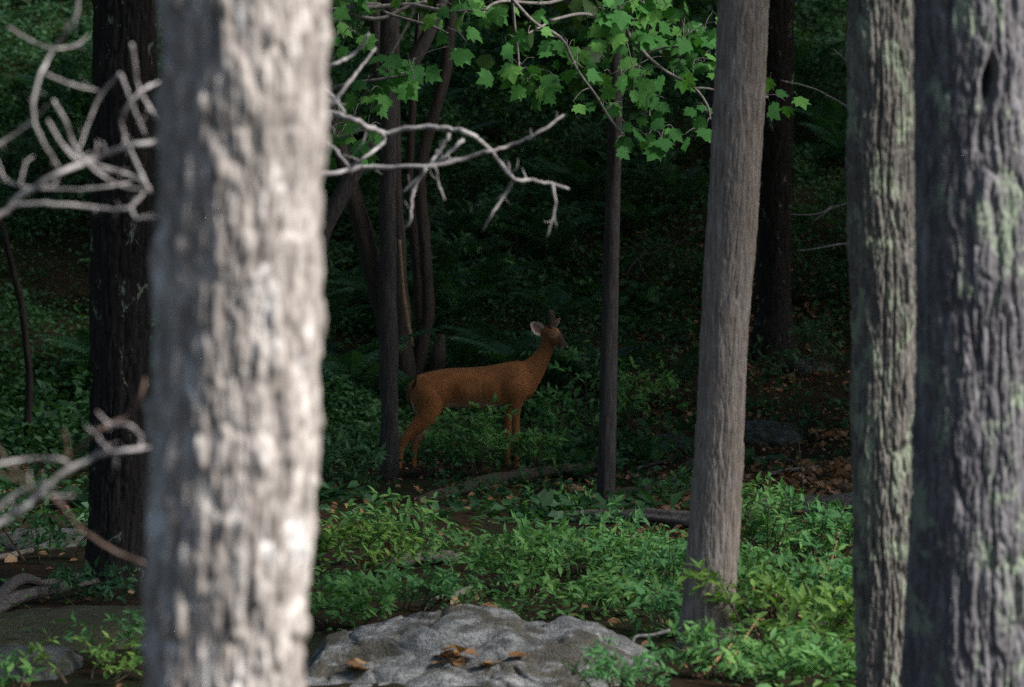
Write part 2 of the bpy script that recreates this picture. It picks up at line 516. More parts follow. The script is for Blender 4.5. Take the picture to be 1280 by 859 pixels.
def limbs(mb, top, r, n, length, seed):
    g = random.Random(seed)
    for k in range(n):
        a = k * 2.4 + g.uniform(-.4, .4)
        p0 = np.array(top) + np.array([0, 0, g.uniform(-1.6, .2)])
        e = p0 + np.array([math.cos(a) * length, math.sin(a) * length, g.uniform(.8, 2.2)])
        mid = (p0 + e) / 2 + np.array([0, 0, -.25])
        mb.tube(smooth_path([p0, mid, e], 4), np.linspace(r * .45, r * .12, 9), 6)

def tree(name, label, cat, C, Rad, mat, nth, nz_in, style, z_lo, z_hi, top, seed, crown_off=(0, 0, 0), crown_s=1.0, holes=(), group=None):
    V, F = trunk_mesh(name, C, Rad, mat, nth, nz_in, style, z_lo, z_hi, top, seed, holes)
    bx, by = C[0][1], C[0][2]; bz = float(gz(bx, by))
    root = empty(name, (bx, by, bz), label, cat, group)
    V = V - np.array([bx, by, bz])
    link('trunk', mesh_from('trunk', V, F, mat), root)
    tp = np.array([C[-1][1] - bx, C[-1][2] - by, top - bz])
    if crown_s:
        for k in range(5):
            mb = MB(); limbs(mb, tp - np.array([0, 0, .2 * k]), Rad[-1][1], 1, 2.2 * crown_s, seed + k * 7)
            lo = link('limb', mb.mesh('limb', mat), root)
            lo.rotation_euler.z = 0
        c = link('crown', CROWNS[seed % 3], root, tuple(tp + np.array([0, 0, 1.2]) + np.array(crown_off)))
        c.scale = (crown_s,) * 3; c.rotation_euler.z = seed * 1.3
    return root

def px_trunk(D, rows, top, lean=None, base_r=None):
    """rows: (py, left_px, right_px) from top to bottom of the picture -> C, Rad lists from the ground up"""
    C, Rad = [], []
    for py, l, r in rows[::-1]:
        p = at((l + r) / 2, py, D)
        C.append((p[2], p[0], D)); Rad.append((p[2], (r - l) / 2 / FPX * D))
    g = float(gz(C[0][1], D)) - .15
    if C[0][0] > g + .05:
        k = C[0][0] - g
        C.insert(0, (g, C[0][1], D)); Rad.insert(0, (g, Rad[0][1] * (1 + .22 * k)))
    C.append((top, C[-1][1] + (C[-1][1] - C[-2][1]) * .5, D + .2)); Rad.append((top, Rad[-1][1] * .7))
    return C, Rad

def zr(D): return at(640, 880, D)[2], at(640, -20, D)[2]

# pale trunk close to the camera
D = 7.0; C, Rad = px_trunk(D, [(0, 203, 410), (150, 206, 406), (300, 199, 398), (430, 194, 398), (600, 191, 393), (700, 188, 386), (859, 184, 380)], 9.0)
lo, hi = zr(D)
tree('oak_tree', 'thick pale blurred tree trunk close to the camera, sunlit on one side', 'tree', C, Rad, M['bark_pale'], 300, 300, 'lump', max(lo, C[0][0] + .2), hi, 9.0, 21, (-.5, -1.5, .8), .9)
# big furrowed trunk
D = 11.5; C, Rad = px_trunk(D, [(0, 1141, 1300), (150, 1143, 1300), (430, 1146, 1302), (600, 1142, 1302), (859, 1131, 1306)], 8.5)
lo, hi = zr(D)
hz = at(1225, 105, D)[2]
tree('oak_tree', 'thick dark grey furrowed trunk with a knot hole and pale green lichen', 'tree', C, Rad, M['bark_big'], 340, 360, 'furrow', max(lo, .05), hi, 8.5, 33, (1.0, -.5, .6), .9,
     holes=[(hz, -math.pi / 2 + .06, -.0 + .052, .095, .09), (hz - .02, -math.pi / 2 + .55, .05, .08, .012)])
# slimmer lichened trunk
D = 13.5; C, Rad = px_trunk(D, [(0, 1062, 1145), (215, 1060, 1146), (430, 1066, 1148), (600, 1066, 1148), (700, 1069, 1142), (859, 1075, 1138)], 8.2)
lo, hi = zr(D)
tree('oak_tree', 'slimmer tree trunk patched with green lichen, touching the thick furrowed trunk in view', 'tree', C, Rad, M['bark_lichen'], 260, 380, 'furrow', max(lo, .05), hi, 8.2, 47, (1.2, 0, .6), .8)
# leaning mid trunk
D = 16.7; C, Rad = px_trunk(D, [(0, 899, 961), (150, 892, 955), (300, 881, 945), (420, 874, 935), (560, 868, 929), (660, 862, 924), (735, 856, 919), (790, 851, 916), (815, 843, 921), (835, 832, 930)], 8.0)
lo, hi = zr(D)
tree('ash_tree', 'leaning grey-brown trunk with fine vertical bark standing in low shrubs', 'tree', C, Rad, M['bark_grey'], 240, 420, 'fine', max(lo, C[0][0] + .02), hi, 8.0, 58, (1.8, .8, .8), .9)
# dark trunk with pale flecks
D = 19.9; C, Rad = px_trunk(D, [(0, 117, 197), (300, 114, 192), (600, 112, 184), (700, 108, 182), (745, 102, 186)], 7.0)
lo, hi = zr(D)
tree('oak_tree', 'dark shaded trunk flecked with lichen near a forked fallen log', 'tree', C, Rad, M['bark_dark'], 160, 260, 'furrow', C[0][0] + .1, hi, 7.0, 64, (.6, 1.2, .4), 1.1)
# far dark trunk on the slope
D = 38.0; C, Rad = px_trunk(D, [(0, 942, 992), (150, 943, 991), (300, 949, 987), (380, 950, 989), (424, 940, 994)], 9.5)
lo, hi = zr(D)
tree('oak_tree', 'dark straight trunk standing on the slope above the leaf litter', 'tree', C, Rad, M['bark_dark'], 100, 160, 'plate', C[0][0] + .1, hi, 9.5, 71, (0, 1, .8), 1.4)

# ---------------------------------------------------------------- slim stems near the deer
def slim(name, label, stems, mat, cat='tree', crown=None, seed=1):
    """stems: list of (part, [(px, py, D, r_px), ...] from foot to tip)"""
    p0 = stems[0][1][0]; b0 = at(p0[0], p0[1], p0[2]); bz = float(gz(b0[0], b0[1]))
    root = empty(name, (b0[0], b0[1], bz), label, cat)
    for part, rows in stems:
        P = np.array([np.append(at(a, b, d), r / FPX * d) for a, b, d, r in rows])
        S = smooth_path(P, 8)
        nz_ = vnoise(np.stack([S[:, 2] * 5, S[:, 0], S[:, 1]], -1), seed) - .5
        S[:, 0] += nz_ * S[:, 3] * .35
        V, F = tube_vf(S[:, :3], S[:, 3], 14)
        ang = np.tile(np.arange(14), len(S))
        rr = (vnoise(np.stack([np.cos(ang * .449) * 3, np.sin(ang * .449) * 3, V[:, 2] * 6], -1), seed + 3) - .5) * .22
        ctr = np.repeat(S[:, :3], 14, 0)
        V = ctr + (V - ctr) * (1 + rr)[:, None]
        link(part, mesh_from(part, V - np.array([b0[0], b0[1], bz]), F, mat), root)
    if crown:
        c = link('crown', CROWNS[seed % 3], root, crown[0]); c.scale = (crown[1],) * 3
    return root

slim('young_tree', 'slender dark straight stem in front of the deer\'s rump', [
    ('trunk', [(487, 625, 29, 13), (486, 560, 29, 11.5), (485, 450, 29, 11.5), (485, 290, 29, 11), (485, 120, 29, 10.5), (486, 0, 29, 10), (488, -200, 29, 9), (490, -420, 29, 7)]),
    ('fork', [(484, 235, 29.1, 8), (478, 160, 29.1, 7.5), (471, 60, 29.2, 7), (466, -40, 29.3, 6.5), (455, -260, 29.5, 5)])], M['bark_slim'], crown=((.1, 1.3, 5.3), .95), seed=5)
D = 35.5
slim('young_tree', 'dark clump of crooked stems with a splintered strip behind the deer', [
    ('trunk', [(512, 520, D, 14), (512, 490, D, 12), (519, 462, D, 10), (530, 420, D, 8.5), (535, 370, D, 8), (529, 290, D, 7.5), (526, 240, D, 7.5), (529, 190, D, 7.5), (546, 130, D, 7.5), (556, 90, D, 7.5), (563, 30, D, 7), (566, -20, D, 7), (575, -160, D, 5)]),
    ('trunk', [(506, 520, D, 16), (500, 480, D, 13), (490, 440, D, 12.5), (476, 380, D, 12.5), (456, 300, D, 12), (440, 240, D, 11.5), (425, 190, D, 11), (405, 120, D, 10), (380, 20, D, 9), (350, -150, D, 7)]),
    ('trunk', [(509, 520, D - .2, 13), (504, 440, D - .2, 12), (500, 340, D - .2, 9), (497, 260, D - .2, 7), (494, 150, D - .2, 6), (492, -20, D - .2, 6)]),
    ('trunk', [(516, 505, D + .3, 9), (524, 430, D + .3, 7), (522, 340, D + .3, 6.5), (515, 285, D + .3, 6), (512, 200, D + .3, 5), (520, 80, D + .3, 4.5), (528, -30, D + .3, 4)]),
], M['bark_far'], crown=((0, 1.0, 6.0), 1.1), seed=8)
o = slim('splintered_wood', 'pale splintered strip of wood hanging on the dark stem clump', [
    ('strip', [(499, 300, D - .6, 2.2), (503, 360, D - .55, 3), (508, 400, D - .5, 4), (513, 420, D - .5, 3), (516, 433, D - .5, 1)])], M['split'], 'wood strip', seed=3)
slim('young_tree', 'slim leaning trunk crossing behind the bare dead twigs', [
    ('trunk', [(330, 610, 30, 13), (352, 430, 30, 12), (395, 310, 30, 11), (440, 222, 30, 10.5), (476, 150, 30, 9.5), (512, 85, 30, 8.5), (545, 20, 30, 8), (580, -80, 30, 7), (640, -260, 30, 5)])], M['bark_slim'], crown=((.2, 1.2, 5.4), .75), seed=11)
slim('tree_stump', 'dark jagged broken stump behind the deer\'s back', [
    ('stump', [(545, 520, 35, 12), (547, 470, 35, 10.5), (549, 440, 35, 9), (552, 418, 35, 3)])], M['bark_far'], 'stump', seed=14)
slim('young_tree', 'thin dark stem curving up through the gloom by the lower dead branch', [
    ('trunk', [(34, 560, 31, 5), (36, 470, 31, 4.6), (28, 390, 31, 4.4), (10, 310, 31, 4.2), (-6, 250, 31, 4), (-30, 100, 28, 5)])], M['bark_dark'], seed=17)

# ---------------------------------------------------------------- trees of the canopy (trunks stand beside the view or behind the near trunks)
def canopy_tree(x, y, h, s, seed, label, group):
    z0 = float(gz(x, y)); g = random.Random(seed)
    lean = g.uniform(-.25, .25)
    rows = smooth_path([(x, y, z0 - .2, .24), (x + .05, y, z0 + 1, .19), (x + lean * .5, y + .1, z0 + h * .5, .16), (x + lean, y + .2, z0 + h, .11)], 8)
    root = empty('forest_tree', (x, y, z0), label, 'tree', group)
    V, F = tube_vf(rows[:, :3] - np.array([x, y, z0]), rows[:, 3] * s, 12)
    ang = np.tile(np.arange(12), len(rows))
    rr = (vnoise(np.stack([np.cos(ang * .5236) * 2.5, np.sin(ang * .5236) * 2.5, V[:, 2] * 3], -1), seed) - .5) * .2
    ctr = np.repeat(rows[:, :3] - np.array([x, y, z0]), 12, 0)
    V = ctr + (V - ctr) * (1 + rr)[:, None]
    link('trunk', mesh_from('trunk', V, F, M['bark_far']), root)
    c = link('crown', CROWNS[seed % 3], root, (lean, .2, h + .6))
    c.scale = (s, s, s * g.uniform(.85, 1.1)); c.rotation_euler.z = g.uniform(0, 6)
    return root
spots = []
# unseen trees set beside the view to shade the deer and the slope
for (x, y) in [(8.4, 21.0), (6.7, 26.2), (10.5, 26.6), (7.7, 29.6), (10, 32.4), (9.0, 35.6), (12.5, 23), (13, 29), (7, 39), (11.5, 38), (9.2, 41.5), (10, 49), (6.8, 55), (7.5, 45), (12, 46), (8, 52), (13, 55),
               (3.9, 14.8), (5.0, 16.8), (-5.0, 19.5), (-4.6, 24.5), (-8.5, 22), (-5.3, 30), (-9.5, 29), (-6, 36), (-10, 37), (-6.8, 43), (-11, 46), (-8, 51), (-13, 57), (17, 34), (17, 44),
               (-14, 33), (-15, 24), (-13, 17), (16, 20), (-9, 14), (20, 27)]:
    spots.append((x, y))
# behind the near trunks and far up the slope
for (px, y) in [(300, 25), (270, 33), (330, 41), (250, 50), (350, 58), (902, 46), (906, 58), (1250, 34), (1110, 40), (1200, 49), (1105, 57), (225, 46), (640, 66), (560, 62), (820, 60), (730, 70), (430, 66), (1010, 64), (160, 62), (350, 44), (690, 56)]:
    spots.append(((px - 640) / FPX * y, y))
for k, (x, y) in enumerate(spots):
    canopy_tree(x, y, 5.6 + (k * 37 % 11) * .14 + max(0, (y - 40)) * .02, 1.25 if abs(x) > 4.5 else 1.15, 200 + k,
                'dark trunk of the surrounding forest carrying dense green canopy placed for its shade', 'trees of the surrounding forest')

canopy_tree(4.0, 25.4, 6.8, .66, 298, 'dark trunk of the surrounding forest carrying dense green canopy placed for its shade', 'trees of the surrounding forest')  # stands out of view, added to darken the left background
canopy_tree(4.5, 12.7, 6.6, .55, 299, 'dark trunk of the surrounding forest carrying dense green canopy placed for its shade', 'trees of the surrounding forest')  # small crown out of view, added so its shadow covers the lower left ground

# ---------------------------------------------------------------- dead branches
def branches(name, label, cat, foot, sets, mat, D, seed, dz=.25, foot_r=.05):
    """foot: (px, D) where the stem meets the ground; sets: (part, material, [px,py]..., r0, r1) polylines"""
    fx = (foot[0] - 640) / FPX * foot[1]; fz = float(gz(fx, foot[1]))
    root = empty(name, (fx, foot[1], fz), label, cat)
    base = np.array([fx, foot[1], fz])
    g = random.Random(seed)
    for part, mt, pts, r0, r1 in sets:
        d = D + g.uniform(-dz, dz)
        P = []
        n = len(pts)
        for k, q in enumerate(pts):
            dd = q[2] if len(q) > 2 else d + g.uniform(-.05, .05)
            r = r0 + (r1 - r0) * k / max(1, n - 1)
            p = at(q[0], q[1], dd)
            P.append((*p, r / FPX * dd * (1 if part == 'stem' else (.54 if D < 10 else .66))))
        S = smooth_path(P, 6)
        S[:, :3] += (rng.random((len(S), 3)) - .5) * S[:, 3:4] * .9
        S[:, 3] *= (1 + (rng.random(len(S)) - .5) * .4)
        spurs = []
        if part != 'stem': S[-1, 3] *= .55
        if part != 'stem':
            for q in range(7 if part == 'branch' else 2):
                i = int(rng.integers(3, len(S) - 2)); L = S[i, 3] * rng.uniform(4, 13)
                dv = np.array([rng.normal() * .6, rng.normal() * .6, rng.normal()]); dv /= np.linalg.norm(dv)
                a_ = S[i, :3]; e_ = a_ + dv * L; m__ = (a_ + e_) / 2 + rng.normal(size=3) * L * .1
                Vs_, Fs_ = tube_vf(np.array([a_, m__, e_]) - base, [S[i, 3] * .42, S[i, 3] * .3, S[i, 3] * .1], 6)
                spurs.append(mesh_from('twig', Vs_, Fs_, mt))
        V, F = tube_vf(S[:, :3] - base, S[:, 3], 8)
        po = link(part, mesh_from(part, V, F, mt), root)
        for sp_m in spurs: link('twig', sp_m, po)
    return root
W = M['deadwood']; RW = M['redwood']
D = 13.0
stem_top = at(330, -60, D)
S_ = [('stem', W, [(322, 1015), (326, 800), (322, 560), (330, 330), (330, 150), (318, -60)], 13, 7),
 ('branch', W, [(329, 232), (406, 218), (457, 209), (530, 208), (576, 199), (610, 189), (638, 182), (677, 164), (705, 143)], 6.0, 2.2),
 ('branch', W, [(330, 150), (380, 136), (408, 141), (443, 150), (478, 166), (520, 159), (562, 161), (586, 168), (610, 185), (642, 223), (660, 225), (684, 229), (712, 236)], 6.5, 2.6),
 ('twig', W, [(642, 223), (631, 244), (615, 268), (603, 290)], 3.2, 2),
 ('twig', W, [(691, 230), (694, 258), (684, 297)], 3.2, 1.6),
 ('twig', W, [(562, 168), (544, 196), (530, 216), (502, 241)], 4, 2.4),
 ('twig', W, [(534, 209), (517, 237), (513, 275), (505, 286)], 3.6, 2.2),
 ('twig', W, [(579, 175), (555, 196), (536, 209)], 3.6, 3),
 ('twig', W, [(544, 209), (548, 230), (556, 251)], 3, 1.8),
 ('twig', W, [(478, 166), (479, 178), (453, 199), (436, 209)], 3.6, 3),
 ('twig', W, [(404, 142), (432, 108), (457, 77), (470, 60)], 4, 2),
 ('twig', W, [(402, 176), (418, 186), (436, 208)], 4, 3),
 ('twig', W, [(398, 190), (406, 165), (414, 143)], 3, 3),
 ('twig', W, [(400, 104), (416, 122), (432, 142)], 4, 3),
 ('twig', W, [(400, 92), (418, 80), (445, 66), (462, 42)], 4, 3)]
branches('dead_sapling', 'bare grey dead sapling whose forked twigs reach out beyond the pale trunk', 'dead tree', (322, D), S_, W, D, 3, .12)
D = 8.6
S_ = [('stem', W, [(-190, 1200), (-180, 800), (-170, 500), (-150, 330), (-140, 100), (-130, -120)], 24, 12),
 ('branch', W, [(-160, 360), (-80, 312), (0, 268), (25, 246), (75, 217), (125, 196), (165, 182), (199, 176)], 7.5, 5.5),
 ('branch', W, [(100, -8), (92, 28), (66, 64), (48, 100), (42, 145), (55, 180), (74, 210)], 3.3, 3.5),
 ('branch', W, [(20, 256), (65, 255), (120, 260), (158, 261), (180, 240)], 3.9, 3.2),
 ('branch', W, [(187, 240), (170, 205), (154, 165), (155, 140), (175, 115), (200, 102)], 3.9, 3.0),
 ('twig', W, [(165, 55), (172, 105), (184, 130), (196, 150)], 3.6, 3),
 ('twig', W, [(67, 125), (80, 150), (95, 185), (112, 202), (165, 220), (188, 236)], 3.6, 3.2),
 ('twig', W, [(150, 92), (125, 120), (110, 155), (98, 190)], 2.8, 2.6),
 ('twig', W, [(-40, 205), (0, 180), (40, 152), (58, 132)], 3, 2),
 ('twig', W, [(-4, 200), (5, 222), (27, 233), (60, 236), (110, 236), (165, 228)], 3, 2.4),
 ('twig', W, [(55, 92), (90, 106), (122, 113)], 3.4, 2),
 ('twig', W, [(10, 33), (32, 47), (60, 60), (92, 58), (110, 45)], 3, 2),
 ('twig', W, [(163, 258), (172, 273), (200, 271)], 3, 2.6),
 ('twig', W, [(152, 95), (165, 130), (182, 170)], 3, 2.6),
 ('twig', W, [(60, 150), (78, 180), (100, 200), (130, 215), (160, 212)], 2.8, 2.2),
 ('twig', W, [(96, 190), (120, 214), (150, 232), (185, 238)], 3, 2.6),
 ('twig', W, [(25, 232), (32, 205), (42, 195)], 2, 1.5),
 ('twig', W, [(70, 170), (95, 200), (112, 190)], 2.4, 2)]
branches('dead_tree', 'bare dead tree with a tangle of curled grey twigs above the lower dead limb', 'dead tree', (-190, D), S_, W, D, 8, .16)
D = 8.0
S_ = [('stem', W, [(-150, 1330), (-130, 1000), (-110, 760)], 22, 16),
 ('branch', W, [(-112, 780), (-60, 705), (0, 655), (30, 636), (55, 613), (85, 588), (115, 573), (150, 564), (187, 559)], 9, 4.6),
 ('twig', W, [(86, 583), (76, 575), (30, 575), (-10, 582)], 4, 3.4),
 ('twig', RW, [(80, 538), (83, 555), (87, 578)], 3, 3.4),
 ('twig', W, [(136, 563), (120, 545), (107, 533)], 3.6, 2.6),
 ('twig', W, [(176, 561), (175, 545), (162, 532), (138, 530), (121, 515)], 3.4, 2.6),
 ('twig', RW, [(92, 566), (125, 537), (160, 520), (175, 500), (181, 472)], 4.2, 3.4),
 ('twig', W, [(52, 620), (92, 620)], 3, 2),
 ('twig', RW, [(-6, 556), (15, 585), (42, 606)], 4, 3.4),
 ('twig', W, [(-10, 640), (30, 612), (60, 604)], 5, 4),
 ('twig', RW, [(-10, 590), (20, 600), (50, 620)], 4, 3),
 ('twig', RW, [(60, 618), (78, 632), (100, 660), (145, 690), (182, 706)], 3.6, 3.6)]
branches('dead_branch', 'low dead limb with rusty twig ends near the dark lichen-flecked trunk', 'branch', (-150, D), S_, W, D, 12, .1)
# thin pale twigs behind the lichened trunk
D = 30
S_ = [('stem', M['deadwood'], [(1105, 640), (1100, 420), (1098, 200), (1095, -40)], 6, 4)]
for q in ([(1098, 150), (1060, 134), (1020, 112), (975, 100)], [(1098, 245), (1055, 255), (1020, 268), (987, 268)], [(1040, 258), (1018, 276)], [(1098, 300), (1050, 306), (995, 314)], [(1098, 110), (1066, 84), (1040, 60)]):
    S_.append(('twig', M['deadwood'], q, 2.4, 1.2))
branches('dead_sapling', 'thin bare sapling with pale twigs poking out past the lichened trunk', 'dead tree', (1105, D), S_, W, D, 22, .1)
D = 34
S_ = [('stem', M['bark_slim'], [(905, 560), (900, 420), (903, 300)], 4, 3), ('twig', M['bark_slim'], [(903, 330), (880, 288), (845, 306), (800, 322), (782, 345)], 2.2, 1.2),
      ('twig', M['bark_slim'], [(798, 322), (804, 340), (820, 360), (822, 380)], 1.5, .8)]
branches('dead_sapling', 'thin dark bare twigs beside the leaning grey-brown trunk', 'dead tree', (905, D), S_, W, D, 27, .1)

# ---------------------------------------------------------------- maples
MAPLES = []
for k in range(6):
    V, F = maple_tmpl(k); MAPLES.append(mesh_from('maple_leaf', V, F, M['maple'], False))
def maple(name, label, trunk_rows, limb_rows, leaf_px, D, size_px, seed, mat):
    p0 = trunk_rows[0]; b0 = at(p0[0], p0[1], p0[2]); bz = float(gz(b0[0], b0[1])); base = np.array([b0[0], b0[1], bz])
    root = empty(name, tuple(base), label, 'tree')
    g = random.Random(seed)
    P = np.array([np.append(at(a, b, d), r / FPX * d) for a, b, d, r in trunk_rows])
    S = smooth_path(P, 10)
    V, F = tube_vf(S[:, :3], S[:, 3], 24)
    ang = np.tile(np.arange(24), len(S)) * 2 * math.pi / 24
    rr = (vnoise(np.stack([np.cos(ang) * 2.5, np.sin(ang) * 2.5, V[:, 2] * 5], -1), seed) - .5) * .16
    ctr = np.repeat(S[:, :3], 24, 0); V = ctr + (V - ctr) * (1 + rr)[:, None]
    link('trunk', mesh_from('trunk', V - base, F, mat), root)
    nodes = [S[:, :3][len(S) // 2:]]
    for rows, r0, r1 in limb_rows:
        n = len(rows)
        P = np.array([np.append(at(a, b, d), (r0 + (r1 - r0) * k / (n - 1)) / FPX * d) for k, (a, b, d) in enumerate(rows)])
        S2 = smooth_path(P, 6)
        V, F = tube_vf(S2[:, :3] - base, S2[:, 3], 7)
        link('branch', mesh_from('branch', V, F, M['twig']), root)
        nodes.append(S2[:, :3])
    N = np.concatenate(nodes)
    tw = MB()
    extra = [(a + g.uniform(-26, 26), b + g.uniform(-20, 14)) for a, b in leaf_px if g.random() < .7]
    allp = leaf_px + extra
    pts3 = {q: at(q[0], q[1], D) for q in allp}
    allp.sort(key=lambda q: float(np.min(np.linalg.norm((N - pts3[q]) * np.array([1, .6, 1]), axis=1))))
    for (px, py) in allp:
        d = D + g.uniform(-.45, .45)
        s = size_px / FPX * d * g.uniform(.6, 1.2)
        p = at(px + g.uniform(-2, 2), py - size_px * .30, d)
        near = N[np.argmin(np.linalg.norm((N - p) * np.array([1, .6, 1]), axis=1))]
        away = p - near; away[2] = 0; away /= np.linalg.norm(away) + 1e-6
        a = g.uniform(0, 6.28)
        dr = np.array([away[0] * .5 + math.cos(a) * .75, -.15 + math.sin(a) * .5, g.uniform(-.95, -.25)])
        up = np.array([g.uniform(-.5, .7), g.uniform(-1.1, -.35), g.uniform(.35, 1.0)])
        o = link('leaf', MAPLES[g.randrange(6)], root)
        dn = dr / np.linalg.norm(dr)
        o.matrix_local = frame_matrix(p - base, dr, up, s)
        q = p - dn * s * .5
        mid = (q + near) / 2 + np.array([0, 0, .02])
        if np.linalg.norm(q - near) > .03:
            tp_ = smooth_path([near, mid, q], 4); N = np.concatenate([N, tp_[2:]])
            V, F = tube_vf(tp_ - base, np.linspace(.0034, .0018, len(tp_)), 5)
            o.parent = link('twig', mesh_from('twig', V, F, M['twig']), root)
    return root
z5 = [(30, 40), (130, 45), (165, 130), (230, 120), (255, 170), (275, 235), (300, 180), (365, 205), (385, 275), (330, 270), (435, 115), (490, 100), (520, 65), (590, 40), (530, 20), (650, 100), (700, 80), (750, 100), (780, 150), (820, 150), (740, 160), (605, 150), (590, 250), (515, 230), (445, 235), (440, 180), (505, 290), (470, 330), (540, 350), (545, 310), (410, 390), (350, 395), (485, 400), (370, 350), (620, 370), (650, 390), (650, 290), (720, 290), (690, 235), (745, 210), (775, 245), (825, 215), (825, 250), (835, 280), (125, 290), (105, 255), (180, 285), (155, 330), (210, 335), (220, 300), (270, 320), (770, 410), (800, 440), (815, 480), (545, 480), (520, 510), (590, 440), (625, 450), (620, 500), (665, 480), (690, 500), (610, 530), (660, 515),
      (480, 20), (455, 5), (560, 5), (610, 15), (640, 55), (685, 50), (560, 95), (500, 140), (415, 160), (850, 120), (610, 70), (640, 5), (560, 45), (430, 65), (465, 60), (400, 115), (330, 215), (520, 185), (450, 290), (530, 270), (590, 300), (800, 195), (850, 205), (790, 120), (660, 130), (230, 85), (150, 155), (195, 255), (570, 380), (1065, 345), (1045, 395), (1040, 300), (790, 395)]
leaves_a = [(600 + x / 2.863, y / 2.863) for x, y in z5]
Dm = 24.6
maple('maple_sapling', 'maple sapling with bright green lobed leaves on a slim straight trunk', [(757, 650, 25.8, 12.5), (758, 600, 25.8, 11.5), (762, 400, 25.8, 10.5), (766, 250, 25.7, 9.5), (769, 150, 25.5, 8.5), (771, 60, 25.4, 7.5), (774, -40, 25.4, 6.5), (776, -260, 25.4, 4)],
      [([(771, 40, 25.4), (735, 18, 24.8), (695, 24, 24.4), (683, 30, 24.4), (660, 42, 24.2)], 2.6, 1.4),
       ([(634, -10, 24.2), (650, 10, 24.2), (670, 30, 24.3), (690, 40, 24.5), (706, 54, 24.5), (722, 88, 24.5), (745, 120, 24.6), (762, 148, 24.6), (780, 170, 24.5)], 2.6, 1.6),
       ([(774, -20, 25.4), (785, 40, 24.8), (805, 66, 24.5), (825, 84, 24.4), (842, 95, 24.4), (868, 110, 24.3), (884, 132, 24.3), (888, 150, 24.3)], 3, 1.4),
       ([(808, 67, 24.5), (830, 60, 24.4), (850, 58, 24.3)], 1.8, 1.2), ([(866, 110, 24.3), (885, 111, 24.3), (900, 114, 24.3), (960, 122, 24.3)], 1.8, 1.4),
       ([(640, -4, 24.2), (643, 30, 24.3), (647, 60, 24.3), (649, 88, 24.3)], 2.2, 1.2), ([(774, -60, 25.4), (700, 0, 24.7), (625, 2, 24.4), (600, 20, 24.3)], 3, 1.4),
       ([(805, 66, 24.5), (798, 82, 24.5), (794, 98, 24.5)], 1.6, 1)],
      leaves_a, Dm, 20.5, 5, M['bark_slim'])
z3 = [(120, 55), (130, 105), (130, 160), (205, 150), (220, 10), (200, 5), (490, 90), (500, 140), (535, 40), (590, 120), (570, 195), (640, 80), (680, 50), (630, 15), (580, 30), (370, 265), (340, 290), (375, 310), (330, 275), (435, 270), (345, 225), (385, 330), (240, 360), (270, 400), (295, 340), (270, 300), (180, 360), (190, 400), (170, 510), (170, 540), (100, 580), (240, 565), (265, 500), (210, 310), (160, 480), (130, 500), (180, 450), (155, 520), (300, 310), (345, 5), (100, 0), (490, 50)]
leaves_b = [(380 + x / 2.864, y / 2.864) for x, y in z3]
maple('maple_sapling', 'second maple sapling hidden by the pale trunk, its leaves mixed with bare dead twigs', [(300, 700, 22, 13), (302, 400, 22, 11), (305, 150, 22, 9), (308, 20, 22, 8), (310, -250, 22, 5)],
      [([(308, 60, 22), (350, 20, 21.8), (430, 12, 21.6), (480, 8, 21.6), (514, 6, 21.6), (560, 14, 21.5), (610, 12, 21.4)], 5, 1.5),
       ([(305, 200, 22), (360, 150, 21.8), (420, 110, 21.6), (470, 100, 21.5), (520, 92, 21.5)], 4.6, 1.2),
       ([(304, 260, 22), (370, 200, 21.8), (420, 175, 21.6), (460, 160, 21.6)], 4, 1.2),
       ([(430, 12, 21.6), (450, 21, 21.6), (478, 23, 21.6), (513, 7, 21.6), (534, 2, 21.6)], 3.4, 2.4),
       ([(425, 10, 21.6), (471, 5, 21.6), (485, 17, 21.6), (540, 33, 21.5), (560, 42, 21.5)], 2.6, 1.6),
       ([(520, 5, 21.6), (509, 31, 21.6), (488, 70, 21.6), (485, 90, 21.6)], 2.4, 1.5)],
      leaves_b, 21.6, 20.5, 9, M['bark_slim'])

